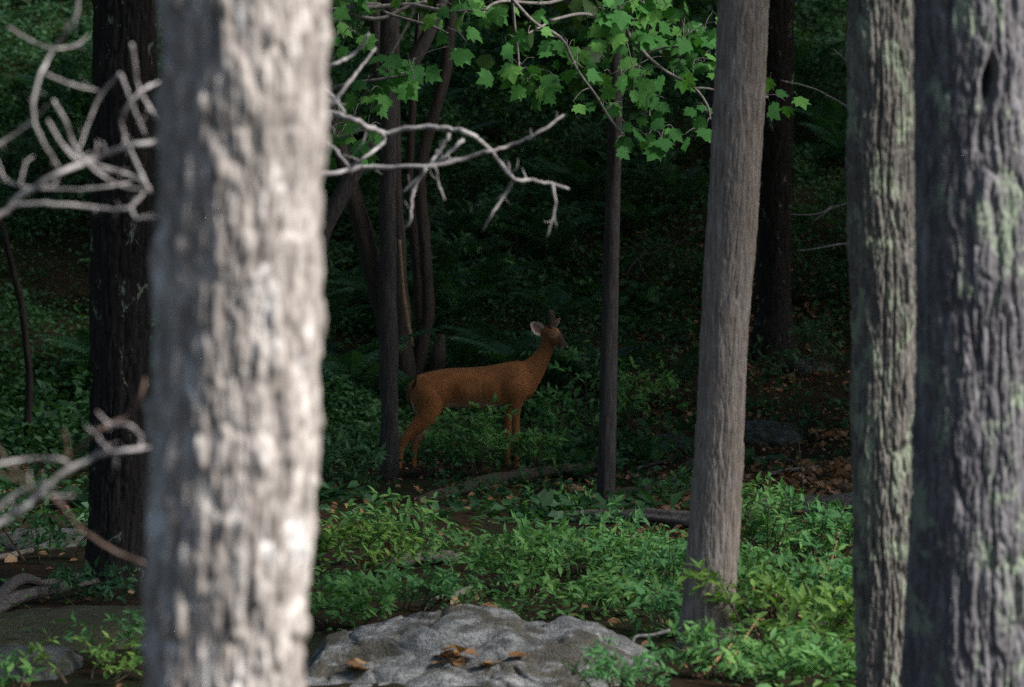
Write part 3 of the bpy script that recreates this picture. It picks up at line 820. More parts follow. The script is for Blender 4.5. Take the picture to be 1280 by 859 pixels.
# ---------------------------------------------------------------- deer
def deer():
    DD = 30.0
    x0 = (590 - 640) / FPX * DD; z0 = float(gz(x0, DD)); zoff = at(640, 600, DD)[2] - z0
    base = np.array([x0, DD, z0])
    def P(px, py, dy=0): return np.array([(px - 590) / 160.0, dy, (600 - py) / 160.0 + zoff])
    k = 1 / 160.0
    Vs, Fs, n = [], [], 0
    def loft(rows, seg=6, m=20):
        """rows: (px, py, dy, r_inplane_px, r_depth_px); sections perpendicular to the path in the X-Z plane"""
        nonlocal n
        A = smooth_path(np.array(rows, float), seg)
        pts = np.array([P(a[0], a[1], a[2]) for a in A])
        T = np.gradient(pts, axis=0); T /= np.linalg.norm(T, axis=1, keepdims=True)
        side = np.cross(T, np.array([0, 1.0, 0])); side /= np.linalg.norm(side, axis=1, keepdims=True)
        dep = np.cross(side, T)
        ang = np.arange(m) * 2 * math.pi / m
        for i in range(len(A)):
            Vs.append(pts[i] + np.cos(ang)[:, None] * side[i] * A[i, 3] * k + np.sin(ang)[:, None] * dep[i] * A[i, 4] * k)
        L = len(A)
        for i in range(L - 1):
            for j in range(m):
                q = (j + 1) % m
                Fs.append((n + i * m + j, n + i * m + q, n + (i + 1) * m + q, n + (i + 1) * m + j))
        Fs.append(tuple(n + j for j in range(m))[::-1]); Fs.append(tuple(n + (L - 1) * m + j for j in range(m)))
        n += L * m
    loft([(515, 484, 0, 5, 5), (519, 490, 0, 16, 13), (526, 490, 0, 22, 17), (540, 489.5, 0, 25, 21), (560, 486, 0, 25.5, 23), (585, 485, 0, 25.5, 25), (608, 484, 0, 26.5, 25.5), (628, 481, 0, 27, 24), (645, 477, 0, 26, 21), (657, 476, 0, 23, 16), (665, 475, 0, 17, 12), (671, 474, 0, 8, 7)], 5, 28)
    loft([(644, 472, 0, 20, 15), (656, 470, 0, 21, 13), (665, 463, -.005, 16.5, 10), (673, 453, -.01, 12.6, 8.4), (679, 443, -.015, 10.2, 7.4), (683, 433, -.02, 9, 7), (685, 423, -.02, 8.5, 7)], 6, 24)
    hd = -.03
    loft([(677, 414, -.01, 4, 4), (681, 415, -.02, 8.5, 7), (687, 416.5, hd, 10, 8), (693, 420, hd - .02, 9.8, 8), (698, 425, hd - .03, 7.6, 6.6), (701.5, 429.5, hd - .045, 6.0, 5.4), (705, 432.5, hd - .06, 5.2, 4.9), (707.5, 434.5, hd - .07, 4.2, 4.4), (709, 436, hd - .075, 1.8, 2)], 6, 20)
    # near hind leg, far hind leg, near fore leg, far fore leg
    loft([(541, 480, -.05, 17, 10), (537, 494, -.07, 21, 13), (536, 510, -.08, 16, 11), (531, 522, -.085, 12.5, 9), (521, 533, -.085, 9.5, 7), (511, 543, -.085, 7.2, 5.5), (504.5, 552, -.085, 6.0, 4.6), (501, 562, -.085, 4.4, 3.8), (499.5, 578, -.085, 3.7, 3.3), (498, 591, -.085, 3.8, 3.4), (497, 597, -.085, 4.3, 3.8), (499, 602, -.085, 3.8, 3.6)], 5, 16)
    loft([(544, 482, .05, 16, 9), (541, 500, .07, 18, 11), (538, 516, .08, 13, 9), (533, 530, .085, 10, 7), (526, 541, .085, 7.5, 5.5), (520, 551, .085, 6, 4.6), (517.5, 562, .085, 4.3, 3.8), (517, 578, .085, 3.6, 3.3), (516.5, 589, .085, 3.8, 3.4), (516.5, 595, .085, 4.2, 3.8), (519, 600, .085, 3.7, 3.5)], 5, 16)
    loft([(646, 474, -.06, 17, 9), (647, 488, -.075, 14, 9), (646, 501, -.08, 8.6, 6.4), (645.5, 512, -.08, 5.8, 4.8), (645, 526, -.08, 4.4, 4.0), (645, 541, -.08, 4.5, 4.2), (645.5, 550, -.08, 3.5, 3.3), (646, 566, -.08, 3.4, 3.1), (646, 578, -.08, 3.6, 3.3), (647, 585, -.08, 4.2, 3.7), (649.5, 590, -.08, 3.6, 3.5)], 5, 16)
    loft([(642, 474, .06, 15, 9), (641, 490, .075, 12, 8), (638, 503, .08, 8.5, 6.6), (636, 514, .08, 5.6, 4.8), (635, 527, .08, 4.3, 4), (634.5, 541, .08, 4.4, 4.1), (634.5, 550, .08, 3.5, 3.3), (634.5, 566, .08, 3.3, 3.1), (634.5, 577, .08, 3.5, 3.2), (635.5, 583, .08, 4, 3.6), (638, 588, .08, 3.5, 3.4)], 5, 16)
    me0 = mesh_from('tmp', np.concatenate(Vs), Fs)
    tmp = bpy.data.objects.new('tmp', me0); col.objects.link(tmp)
    md = tmp.modifiers.new('r', 'REMESH'); md.mode = 'VOXEL'; md.voxel_size = .0065
    sm = tmp.modifiers.new('s', 'SMOOTH'); sm.factor = .5; sm.iterations = 7
    dg = bpy.context.evaluated_depsgraph_get()
    ev = tmp.evaluated_get(dg); me = bpy.data.meshes.new_from_object(ev)
    bpy.data.objects.remove(tmp); bpy.data.meshes.remove(me0)
    V = np.empty(len(me.vertices) * 3, np.float32); me.vertices.foreach_get('co', V); V = V.reshape(-1, 3).astype(float)
    Nn = np.empty(len(me.vertices) * 3, np.float32); me.vertex_normals.foreach_get('vector', Nn); Nn = Nn.reshape(-1, 3)
    px = V[:, 0] * 160 + 590; py = 600 - (V[:, 2] - zoff) * 160; dy = V[:, 1]
    disp = (.016 * np.exp(-((px - 646) / 13) ** 2 - ((py - 482) / 16) ** 2) - .020 * np.exp(-((px - 566) / 9) ** 2 - ((py - 497) / 13) ** 2)
            + .012 * np.exp(-((px - 538) / 13) ** 2 - ((py - 486) / 14) ** 2) - .014 * np.exp(-((px - 627) / 6) ** 2 - ((py - 490) / 15) ** 2)
            - .010 * np.exp(-((px - 662) / 5) ** 2 - ((py - 478) / 9) ** 2) + .0014 * np.sin(px * .8) * np.exp(-((px - 600) / 24) ** 2 - ((py - 490) / 12) ** 2)
            + .006 * (fbm(V * 14, 21, 2) - .5))
    V = V + Nn * disp[:, None]
    me.vertices.foreach_set('co', V.astype(np.float32).ravel()); me.update()
    fine = fbm(V * np.array([30, 30, 60]), 3, 3); big = fbm(V * 7, 9, 2)
    colr = np.array([.32, .122, .042]) * (.74 + .52 * fine)[:, None] * (.62 + .76 * big)[:, None]
    def paint(w, c):
        nonlocal colr
        w = np.clip(w, 0, 1)[:, None]; colr = colr * (1 - w) + np.array(c) * w
    paint(sstep(472, 456, py) * sstep(668, 640, px) * .5, (.20, .085, .032))                     # darker along the spine
    paint(np.exp(-((px - 630) / 7) ** 2 - ((py - 489) / 14) ** 2) * .35, (.20, .085, .035)); paint(np.exp(-((px - 598) / 28) ** 2 - ((py - 504) / 9) ** 2) * .55, (.44, .27, .15))  # first patch: muscle shade behind the shoulder, put into the coat colour
    belly = sstep(501, 509, py) * sstep(552, 566, px) * sstep(636, 626, px) * sstep(522, 514, py)
    paint(belly * .75, (.62, .52, .42))
    paint(sstep(.02, .0, np.abs(dy) - .045) * sstep(505, 520, py) * sstep(560, 540, px) * (Nn[:, 1] * np.sign(dy) < .1) * .8, (.68, .62, .55))  # pale inner thighs
    paint(sstep(456, 428, py) * sstep(660, 672, px) * .6, (.16, .085, .045))                     # darker head and upper neck
    th = np.hypot(px - 668, (py - 487)) 
    paint(sstep(693, 700, px) * sstep(446, 440, py) * .9, (.05, .035, .03))                       # dark muzzle
    paint(np.exp(-(((px - 702.5) / 2.2) ** 2 + ((py - 436) / 3.5) ** 2)) * .8, (.55, .48, .42))   # pale chin
    paint(np.exp(-((px - 697) / 3.0) ** 2 - ((py - 411) / 6.0) ** 2) * .7, (.46, .26, .12))        # brow
    rr_ = np.hypot((px - 691) / 1.25, py - 417.5)
    paint(np.exp(-((rr_ - 3.4) / 1.0) ** 2) * (dy < -.02) * (.25 + .45 * (py > 418)), (.42, .33, .26))                    # pale eye ring
    paint(sstep(512, 540, py) * .35, (.30, .13, .05))
    m, nt, b = new_mat('deer_coat')
    a = nd(nt, 'ShaderNodeAttribute', attribute_name='coat')
    v = mapped(nt, (1, 1, 2.2)); n_ = noise(nt, v, 160, 3)
    nt.links.new(mix(nt, ramp(nt, n_, [(.35, (.14, .14, .14)), (.7, (0, 0, 0))]), a.outputs['Color'], (.12, .055, .025)), b.inputs['Base Color'])
    b.inputs['Roughness'].default_value = .75; b.inputs['Specular IOR Level'].default_value = .25
    b.inputs['Sheen Weight'].default_value = .15; b.inputs['Sheen Tint'].default_value = (1, .6, .3, 1)
    bump(nt, b, n_, .35, .006)
    at_ = me.attributes.new('coat', 'FLOAT_COLOR', 'POINT')
    at_.data.foreach_set('color', np.concatenate([colr, np.ones((len(V), 1))], 1).astype(np.float32).ravel())
    me.polygons.foreach_set('use_smooth', np.ones(len(me.polygons), bool))
    me.materials.clear(); me.materials.append(m)
    root = empty('deer', tuple(base), 'brown deer standing side-on, one pale ear turned to the camera', 'deer')
    link('body', me, root)
    dark = plain('deer_dark', (.012, .01, .01), (.03, .024, .02), 60, .5, 0)
    # ear: cupped leaf shape
    def ear(tip, foot, width, cup, facing, c_in):
        tip, foot = np.array(tip), np.array(foot); ax = tip - foot; L = np.linalg.norm(ax); ax /= L
        f = np.array(facing, float); f -= ax * f.dot(ax); f /= np.linalg.norm(f); s = np.cross(ax, f)
        nu, nv = 13, 11; Vv = []
        for layer in (0, 1):
            for i in range(nu):
                t = i / (nu - 1); w = width * (math.sin(math.pi * min(1, .12 + .88 * t) ** .85) ** .75 if t < 1 else 0) + .002
                for j in range(nv):
                    u = -1 + 2 * j / (nv - 1)
                    Vv.append(foot + ax * L * t + s * w * u + f * (cup * (u * u - .6) * w / width - layer * .006))
        Ff = []
        for layer in (0, 1):
            o_ = layer * nu * nv
            for i in range(nu - 1):
                for j in range(nv - 1):
                    q = (o_ + i * nv + j, o_ + i * nv + j + 1, o_ + (i + 1) * nv + j + 1, o_ + (i + 1) * nv + j)
                    Ff.append(q if layer else q[::-1])
        rim = [i * nv for i in range(nu)] + [(nu - 1) * nv + j for j in range(1, nv)] + [i * nv + nv - 1 for i in range(nu - 2, -1, -1)] + [j for j in range(nv - 2, 0, -1)]
        for a_, b_ in zip(rim, rim[1:] + rim[:1]): Ff.append((a_, b_, b_ + nu * nv, a_ + nu * nv))
        Vv = np.array(Vv)
        uu = np.tile(np.linspace(-1, 1, nv), nu * 2); tt = np.tile(np.repeat(np.linspace(0, 1, nu), nv), 2)
        lay = np.repeat([0, 1], nu * nv)
        ci = np.array([.34, .19, .17])[None] * np.ones((len(Vv), 1))
        edge = (np.abs(uu) > .55) | (tt > .82)
        ci[edge] = (.58, .50, .48); ci[lay == 1] = (.22, .11, .06)
        me_ = mesh_from('ear', Vv, Ff, None, True, {'coat': ci})
        me_.materials.append(m)
        return link('ear', me_, root)
    ear(P(663.5, 402.5, -.06), P(678, 415.5, -.045), .050, .03, (.25, -1, .1), None)
    ear(P(700, 398, .07), P(690, 412, .03), .038, .03, (.8, .2, .1), None)
    # eyes, nose, antler nubs, tail, hooves
    def ball(name, c, r, mat, sc=(1, 1, 1)):
        u = np.linspace(0, math.pi, 9); w = np.linspace(0, 2 * math.pi, 13)[:-1]
        VV = np.array([[math.sin(a) * math.cos(b_) * sc[0], math.sin(a) * math.sin(b_) * sc[1], math.cos(a) * sc[2]] for a in u for b_ in w]) * r
        FF = [(i * 12 + j, i * 12 + (j + 1) % 12, (i + 1) * 12 + (j + 1) % 12, (i + 1) * 12 + j) for i in range(8) for j in range(12)]
        return link(name, mesh_from(name, VV, FF, mat), root, tuple(c))
    gloss = plain('deer_eye', (.004, .003, .003), (.012, .009, .008), 30, .12, 0, .6)
    ball('eye', P(691, 417.5, -.078), .0165, gloss, (1.25, .7, .85)); ball('eye', P(694.5, 417.5, .0), .015, gloss, (1.1, .7, .85))
    ball('nose', P(708, 434.5, -.102), .021, gloss, (.9, 1.0, .85))
    for dy_, bx in ((-.055, 688), (0.0, 691)):
        S = smooth_path([P(bx, 411, dy_), P(bx + .5, 402, dy_), P(bx, 394, dy_ - .01), P(bx - 1.5, 387, dy_ - .015)], 5)
        V_, F_ = tube_vf(S, np.interp(np.arange(len(S)), [0, 4, len(S) - 3, len(S) - 1], [.017, .019, .017, .008]), 10)
        link('antler', mesh_from('antler', V_, F_, plain('velvet', (.05, .035, .028), (.10, .07, .055), 60)), root)
    S = smooth_path([P(518, 475, -.02), P(513.0, 484, -.03), P(513.0, 496, -.035), P(515.5, 508, -.035), P(519, 521, -.03)], 6)
    V_, F_ = tube_vf(S, np.interp(np.arange(len(S)), [0, 6, 14, len(S) - 1], [.014, .026, .028, .006]), 14)
    tc = np.where((V_[:, 0] * 160 + 590 > np.interp(V_[:, 2], S[::-1, 2], S[::-1, 0]) * 160 + 590 + .6)[:, None] & (V_[:, 2] < P(0, 490)[2])[:, None], np.array([.72, .70, .68]), np.array([.10, .05, .03]))
    me_ = mesh_from('tail', V_, F_, None, True, {'coat': tc}); me_.materials.append(m)
    link('tail', me_, root)
    for hx, hy, d_ in ((500, 604, -.085), (519.5, 601.5, .085), (650.5, 592, -.08), (638.8, 590, .08)):
        for s_ in (-.011, .011):
            S = np.array([P(hx - 1.5, hy - 3.5, d_ + s_), P(hx - .5, hy, d_ + s_), P(hx + 2.5, hy + 3.2, d_ + s_)])
            V_, F_ = tube_vf(S, [.014, .015, .009], 8)
            link('hoof', mesh_from('hoof', V_, F_, dark), root)
deer()

# ---------------------------------------------------------------- rocks
def rock(name, label, c, size, seed, mat, ledges=(), n=(96, 64), power=.75, rough=.16, group=None):
    cx, cy = c; z0 = float(gz(cx, cy)) - .04
    nu, nv = n
    th = np.arange(nu) * 2 * math.pi / nu; ph = np.linspace(-math.pi / 2, math.pi / 2, nv)
    TH, PH = np.meshgrid(th, ph)
    sp = lambda v, p: np.sign(v) * np.abs(v) ** p
    X = sp(np.cos(TH), power) * sp(np.cos(PH), power); Y = sp(np.sin(TH), power) * sp(np.cos(PH), power); Z = sp(np.sin(PH), power)
    Pn = np.stack([X, Y, Z], -1) * np.array(size) / max(size)
    d = (fbm(Pn * 2.2 + seed * 3.1, seed, 4) - .5) * 2 * rough + (fbm(Pn * 9, seed + 4, 3) - .5) * rough * .35
    d += .05 * np.abs(2 * vnoise(Pn * np.array([3, 3, 9]) + seed, seed + 7) - 1)
    W_ = np.stack([X, Y, Z], -1) * np.array(size) * (1 + d)[..., None]
    for f in ledges: W_ = f(W_)
    V = W_.reshape(-1, 3)
    i = np.arange(nv - 1)[:, None] * nu; j = np.arange(nu)[None, :]; jn = (j + 1) % nu
    F = np.stack([i + j, i + jn, i + nu + jn, i + nu + j], -1).reshape(-1, 4)
    o = link(name, mesh_from(name, V, F, mat), None, (cx, cy, z0))
    tag(o, label, 'rock', group)
    return o, V + np.array([cx, cy, z0])

def main_ledge(W_):
    x, y, z = W_[..., 0], W_[..., 1], W_[..., 2]
    top = z > .02
    # outline of the crest along x, like the photograph: steep rise, hump, saddle, second hump
    crest = np.interp(x, [-.75, -.66, -.52, -.36, -.14, .02, .12, .17, .24, .36, .50, .66, .80], [.03, .13, .165, .19, .245, .235, .215, .185, .18, .20, .175, .10, .0])
    prof = np.interp(y, [-.95, -.7, -.45, -.15, .15, .45, .62, .8], [.05, .22, .40, .62, .84, 1.0, .9, .3])
    n = fbm(np.stack([x * 6, y * 6, z * 0], -1), 77, 5)
    h = 1.13 * crest * prof + (n - .5) * .04 + (vnoise(np.stack([x * 22, y * 22, z * 0], -1), 79) - .5) * .012
    F1, F2, cr, off = worley(np.stack([x * 5 + 1.5 * fbm(np.stack([x * 4, y * 4, z * 0], -1), 91, 2), y * 4, z * 0 + .5], -1), 83)
    h = h + crest * (.14 * (cr - .5) + .24 * (off[..., 0] * (cr - .5) + off[..., 1] * (np.modf(cr * 7.3)[0] - .5))) - .012 * np.exp(-((F2 - F1) / .05) ** 2)
    F1, F2, cr, off = worley(np.stack([x * 17, y * 11, z * 0 + .5], -1), 87)
    h = h + .007 * (cr - .5) + .010 * off[..., 1] * (np.modf(cr * 5.1)[0] - .5)
    # a crack with an overhanging ledge running across the near face
    line = .12 + .10 * (x + .3) + .05 * np.sin(x * 9) + (vnoise(np.stack([x * 8, x * 0, x * 0], -1), 4) - .5) * .05
    inx = sstep(-.72, -.62, x) * sstep(.12, -.05, x)
    h = h - .05 * inx * sstep(line + .012, line - .012, y) - .075 * inx * np.exp(-((y - line + .02) / .022) ** 2)
    line2 = -.16 + .12 * x + (vnoise(np.stack([x * 6, x * 0 + 3, x * 0], -1), 6) - .5) * .1
    h = h - .022 * sstep(line2 + .01, line2 - .01, y) - .02 * np.exp(-((y - line2) / .014) ** 2)
    out = W_.copy()
    out[..., 2] = np.where(top, h, z)
    return out
boulder, BV = rock('boulder', 'large flat grey boulder with a crack and a few dry leaves on it', (-.12, 15.75), (.84, .95, .16), 5, M['rock'], [main_ledge], (420, 260), .7, .10)

def small_rock(label, px, D, size, seed, mat='rock_dark'):
    return rock('rock', label, ((px - 640) / FPX * D, D), size, seed, M[mat], rough=.3)[0]
small_rock('low slab of grey rock lying among brown leaves behind the leaning trunk', 955, 33.0, (.34, .5, .14), 11)
small_rock('grey rock at the foot of the dark trunk on the slope', 1010, 37.6, (.24, .35, .13), 12)
small_rock('small rounded grey rock on the litter between the sapling and the leaning trunk', 848, 27.5, (.14, .2, .10), 13)
small_rock('tilted stone beside the small rounded grey rock', 818, 27.4, (.05, .09, .10), 14, 'rock')
small_rock('dark flat rock in the litter beyond the maple sapling', 835, 32.5, (.22, .35, .09), 15)
small_rock('mossy flat outcrop below the forked fallen log', 90, 17.4, (.62, .75, .12), 16, 'rock_moss')
small_rock('blue-grey rock poking out beside the mossy flat outcrop', 28, 16.0, (.22, .4, .13), 17, 'rock_dark')
small_rock('small grey stone in the litter near the lichened trunk', 1058, 27.5, (.06, .1, .07), 18, 'rock')
small_rock('grey rock half hidden behind the dark lichen-flecked trunk', 55, 23, (.3, .4, .13), 19, 'rock_dark')
small_rock('small stone by the pale trunk at the end of the boulder', 408, 15.8, (.05, .12, .09), 20, 'rock')

# ---------------------------------------------------------------- logs
def log(label, rows, mat, seed, name='fallen_log', cat='log', forks=()):
    """rows: (px, D, r_m, lift)"""
    def build(rows):
        P = []
        for px, D, r, lift in rows:
            x = (px - 640) / FPX * D; P.append((x, D, float(gz(x, D)) + r * .6 + lift, r))
        S = smooth_path(P, 8)
        n = 22
        V, F = tube_vf(S[:, :3], S[:, 3], n)
        ang = np.tile(np.arange(n), len(S)) * 2 * math.pi / n
        t = np.repeat(np.cumsum(np.r_[0, np.linalg.norm(np.diff(S[:, :3], axis=0), axis=1)]), n)
        rr = (fbm(np.stack([np.cos(ang) * 1.8, np.sin(ang) * 1.8, t * 4], -1), seed, 3) - .5) * 1.0 + .3 * (np.abs(2 * vnoise(np.stack([np.cos(ang) * 4, np.sin(ang) * 4, t * 2.5], -1), seed + 5) - 1) - .5)
        ctr = np.repeat(S[:, :3], n, 0)
        return ctr + (V - ctr) * (1 + rr)[:, None], F
    V, F = build(rows)
    b = V[0].copy()
    o = link(name, mesh_from(name, V - b, F, mat), None, tuple(b)); tag(o, label, cat)
    for f in forks:
        V, F = build(f); link('fork', mesh_from('fork', V - b, F, mat), o)
    return o
log('long dark rotten log lying between the deer and the maple sapling', [(520, 26.4, .035, 0), (565, 27, .05, .0), (620, 27.8, .055, .01), (680, 28.6, .045, .03), (742, 29.4, .03, .05)], M['log'], 3,
    forks=[[(660, 28.4, .05, .03), (705, 28.8, .035, .02), (748, 28.2, .03, .0)]])
log('pale barkless log resting behind the base of the leaning trunk', [(690, 24.2, .035, 0), (760, 24.0, .05, .01), (810, 23.8, .055, .02), (870, 23.6, .05, .02), (905, 23.5, .04, .0)], M['log_mid'], 7)
log('dark curved branch lying on the litter behind the maple trunk', [(720, 26.8, .03, .02), (780, 26.9, .035, .02), (825, 27.4, .035, .02), (850, 28.8, .03, .02), (862, 30.4, .02, .04)], M['log'], 9)
log('weathered log half buried in leaves near the lichened trunk', [(925, 25.0, .06, 0), (975, 25.4, .07, 0), (1030, 25.9, .06, .01), (1075, 26.3, .05, .01)], M['log_mid'], 12)
log('thin pale stick lying across the brown litter', [(945, 28.6, .012, .02), (985, 29.0, .013, .03), (1030, 29.4, .010, .03)], M['log_pale'], 14, 'fallen_stick', 'stick')
log('short grey log among the shrubs behind the boulder', [(470, 20.6, .03, .01), (510, 20.9, .04, .02), (555, 21.2, .04, .02), (575, 21.3, .03, .02)], M['log_mid'], 15)
log('broken grey stick on the ground behind the boulder', [(545, 18.9, .015, .02), (570, 19.1, .018, .03), (592, 19.6, .016, .03)], M['log_pale'], 16, 'fallen_stick', 'stick')
log('grey forked fallen log at the foot of the dark lichen-flecked trunk', [(-90, 17.2, .04, 0), (-20, 17.8, .036, .02), (30, 18.3, .032, .03), (70, 18.9, .028, .05), (118, 19.5, .022, .06)], M['log_mid'], 18,
    forks=[[(-10, 17.9, .03, .02), (20, 18.6, .028, .1), (60, 19.2, .024, .07), (112, 19.9, .02, .05)]])
log('thin stick lying beyond the forked fallen log', [(-20, 21, .02, .02), (10, 21.6, .02, .02), (40, 22.0, .015, .03)], M['log_pale'], 21, 'fallen_stick', 'stick')
log('dark broken branch lying under the shrubs by the lichened trunk', [(990, 16.6, .03, 0), (1020, 17.2, .035, .02), (1050, 18.0, .03, .04)], M['log'], 23, 'fallen_stick', 'stick')
log('thin bare stick on the litter in front of the slope slab', [(935, 31.0, .01, .02), (960, 31.2, .012, .03), (990, 31.0, .01, .03)], M['log_pale'], 25, 'fallen_stick', 'stick')
log('stick lying left of the curved dark branch behind the sapling', [(795, 29.6, .012, .02), (815, 30.0, .014, .03), (842, 30.8, .012, .03)], M['log'], 26, 'fallen_stick', 'stick')
def cane(label, pts, r, mat, cat='stick', name='dry_cane'):
    P = np.array([at(*p) for p in pts]); b = P[0].copy()
    V, F = tube_vf(smooth_path(P - b, 6), np.linspace(r, r * .6, (len(P) - 1) * 6 + 1), 7)
    o = link(name, mesh_from(name, V, F, mat), None, tuple(b)); tag(o, label, cat)
cane('orange-tan dry cane leaning in the shrubs at the foot of the leaning trunk', [(868, 860, 15.6), (884, 838, 15.7), (900, 820, 15.8), (916, 803, 15.9)], .010, M['cane'])
cane('second tan dry cane leaning just beyond the orange-tan one', [(905, 840, 15.9), (918, 818, 16.0), (935, 792, 16.2), (950, 768, 16.4)], .008, M['cane'])
cane('thin tan dead stalk rising from shrubs near the lichened trunk', [(1030, 735, 18), (1038, 705, 18), (1046, 676, 18)], .006, M['cane'])
cane('curled grey vine lying beside the boulder', [(838, 788, 16.2), (815, 794, 16.2), (795, 796, 16.2), (791, 806, 16.2), (796, 818, 16.2), (825, 828, 16.2), (850, 834, 16.2)], .008, M['deadwood'], 'vine', 'dead_vine')
cane('upright bare reddish stalk in the litter beyond the leaning trunk', [(1004, 636, 25.5), (1003, 600, 25.5), (1000, 570, 25.5), (998, 548, 25.5)], .006, M['stem'])

# ---------------------------------------------------------------- shrubs
LEAFMS = [[mesh_from('leaf', *leaf_tmpl(w_, d_, f_), sm_[0], False) for w_, d_, f_ in ((.56, .15, .16), (.62, .3, .12), (.50, .05, .2), (.58, .22, .1))] for sm_ in SHRUBM]
def shrub(name, label, px, D, height, spread, nstem, nleaf, lsize, single, seed, stem_mat=None, dark=False, cat='shrub', wide=1.0, group=None):
    x = (px - 640) / FPX * D; z = float(gz(x, D))
    root = empty(name, (x, D, z), label, cat, group)
    g = np.random.default_rng(seed)
    var = 2 if 'yellow' in label or 'light' in label else (1 if dark else seed % 2); LEAFM = LEAFMS[var]
    sites = []
    mb = None
    for s in range(nstem):
        a = g.uniform(0, 2 * math.pi); rad = spread * math.sqrt(g.random())
        foot = np.array([math.cos(a) * rad * .35 * wide, math.sin(a) * rad * .35, -.02])
        h = height * g.uniform(.55, 1.0) * (1 - .35 * (rad / spread) ** 2)
        tip = np.array([math.cos(a) * rad * wide, math.sin(a) * rad, h])
        mid = foot * .5 + tip * .5 + np.array([0, 0, h * .14]) + g.normal(size=3) * .02
        S = smooth_path([foot, mid, tip], 6)
        V, F = tube_vf(S, np.linspace(.0055, .0022, len(S)), 5)
        link('stem', mesh_from('stem', V, F, stem_mat or M['stem']), root)
        paths = [(S[3:], 1.0)]
        for t in range(g.integers(3, 6)):
            i0 = g.integers(3, len(S) - 1); b = g.uniform(0, 6.28)
            L = g.uniform(.10, .22) * (.6 + height)
            e = S[i0] + np.array([math.cos(b) * L, math.sin(b) * L, g.uniform(.02, .12)])
            q = smooth_path([S[i0], (S[i0] + e) / 2 + np.array([0, 0, .015]), e], 4)
            paths.append((q, .8))
        for q, w in paths: sites.append(q)
    L = np.array([len(q) for q in sites], float); pr = L / L.sum()
    pos, dirs, ups, sz = [], [], [], []
    pick = g.choice(len(sites), nleaf, p=pr)
    for k in pick:
        q = sites[k]; t = g.random() ** .6 * (len(q) - 1.001); i = int(t); f = t - i
        p = q[i] * (1 - f) + q[i + 1] * f; tg = q[i + 1] - q[i]; tg /= np.linalg.norm(tg)
        b = g.normal(size=3); b -= tg * b.dot(tg); b /= np.linalg.norm(b)
        d = tg * g.uniform(.15, .6) + b * g.uniform(.7, 1.0); d[2] = d[2] * .55 + g.uniform(-.15, .3)
        pos.append(p); dirs.append(d); ups.append(np.array([0, 0, 1]) + g.normal(size=3) * .3 + np.array([0, -.4, 0])); sz.append(lsize * g.uniform(.6, 1.2))
    pos, dirs, ups, sz = map(np.array, (pos, dirs, ups, sz))
    # the leaves that face the camera at the top of the shrub are parts of their own
    order = np.argsort(-(pos[:, 2] - .6 * pos[:, 1]) * (.7 + .6 * g.random(nleaf)))
    one = order[:single]; rest = order[single:]
    for i in one:
        o = link('leaf', LEAFM[i % 4], root)
        o.matrix_local = frame_matrix(pos[i], dirs[i], ups[i], sz[i])
    if len(rest):
        V, F, idx = scatter_vf(leaf_tmpl(.58, .18, .14), pos[rest], dirs[rest], ups[rest], sz[rest])
        o = link('foliage', mesh_from('foliage', V, F, M['under_t'] if dark else SHRUBM[var][1], False, {'tint': g.random(len(rest))[idx]}), root)
        o['kind'] = 'stuff'
    return root

SH = [  # label, px, D, height, spread, stems, leaves, leaf size, single leaves
 ('tall leafy shrub with large oval leaves in front of the slender dark stem', 490, 21.5, .40, .34, 9, 230, .085, 120),
 ('yellow-green bushy shrub beside the pale trunk', 440, 20.5, .30, .40, 9, 330, .07, 70),
 ('low dense shrub between the pale trunk and the boulder', 420, 17.6, .22, .34, 10, 420, .062, 80),
 ('low fine-leaved shrub just behind the boulder\'s crest', 505, 18.4, .20, .42, 10, 420, .062, 70),
 ('bright rounded shrub in the middle of the clearing behind the boulder', 655, 19.6, .36, .44, 12, 520, .066, 110),
 ('bushy shrub between the rounded shrub and the maple trunk', 725, 20.6, .36, .42, 11, 480, .066, 90),
 ('broad shrub at the foot of the maple sapling', 800, 19.9, .34, .46, 13, 560, .068, 110),
 ('low shrub beside the pale barkless log', 835, 19.0, .33, .34, 9, 380, .064, 70),
 ('shadowed low shrub behind the boulder\'s second hump', 745, 18.2, .22, .38, 9, 380, .06, 50),
 ('leafy shrub growing against the boulder\'s lower end', 770, 14.9, .17, .24, 8, 240, .052, 80),
 ('pale green shrub in front of the leaning trunk\'s foot', 905, 15.6, .17, .30, 9, 260, .062, 110),
 ('thick shrub with large light leaves between the leaning trunk and the lichened trunk', 985, 16.4, .46, .46, 12, 480, .072, 120),
 ('tall shrub beside the leaning trunk reaching into the brown litter', 960, 20.6, .56, .42, 12, 520, .070, 110),
 ('upright shrub with broad leaf tips near the weathered log', 1035, 20.5, .45, .34, 10, 360, .080, 90),
 ('dense low shrub filling the space under the tall shrub', 960, 18.2, .36, .44, 12, 560, .064, 70),
 ('leafy shrub close beside the lichened trunk', 1050, 17.4, .40, .36, 10, 430, .070, 80),
 ('low sprawling shrub in the corner under the lichened trunk', 1020, 15.1, .26, .4, 10, 430, .066, 80),
 ('small shrub hugging the leaning trunk\'s far side', 850, 17.4, .24, .26, 7, 260, .06, 40),
 ('light green sprig growing on the mossy outcrop', 105, 15.6, .15, .26, 5, 90, .062, 90),
 ('small leafy shrub between the mossy outcrop and the pale trunk', 165, 16.0, .24, .22, 6, 110, .062, 80),
 ('spray of broad leaves in front of the blue-grey rock', 20, 15.2, .10, .2, 5, 80, .06, 40),
]
for k, (lb, px, D, h, sp_, ns, nl, ls, one) in enumerate(SH):
    shrub('shrub', lb, px, D, h, sp_, ns + 2, int(nl * (2.3, 1.8, 1.3)[k % 3]), ls * (.76, .88, 1.06)[k % 3], one, 500 + k)
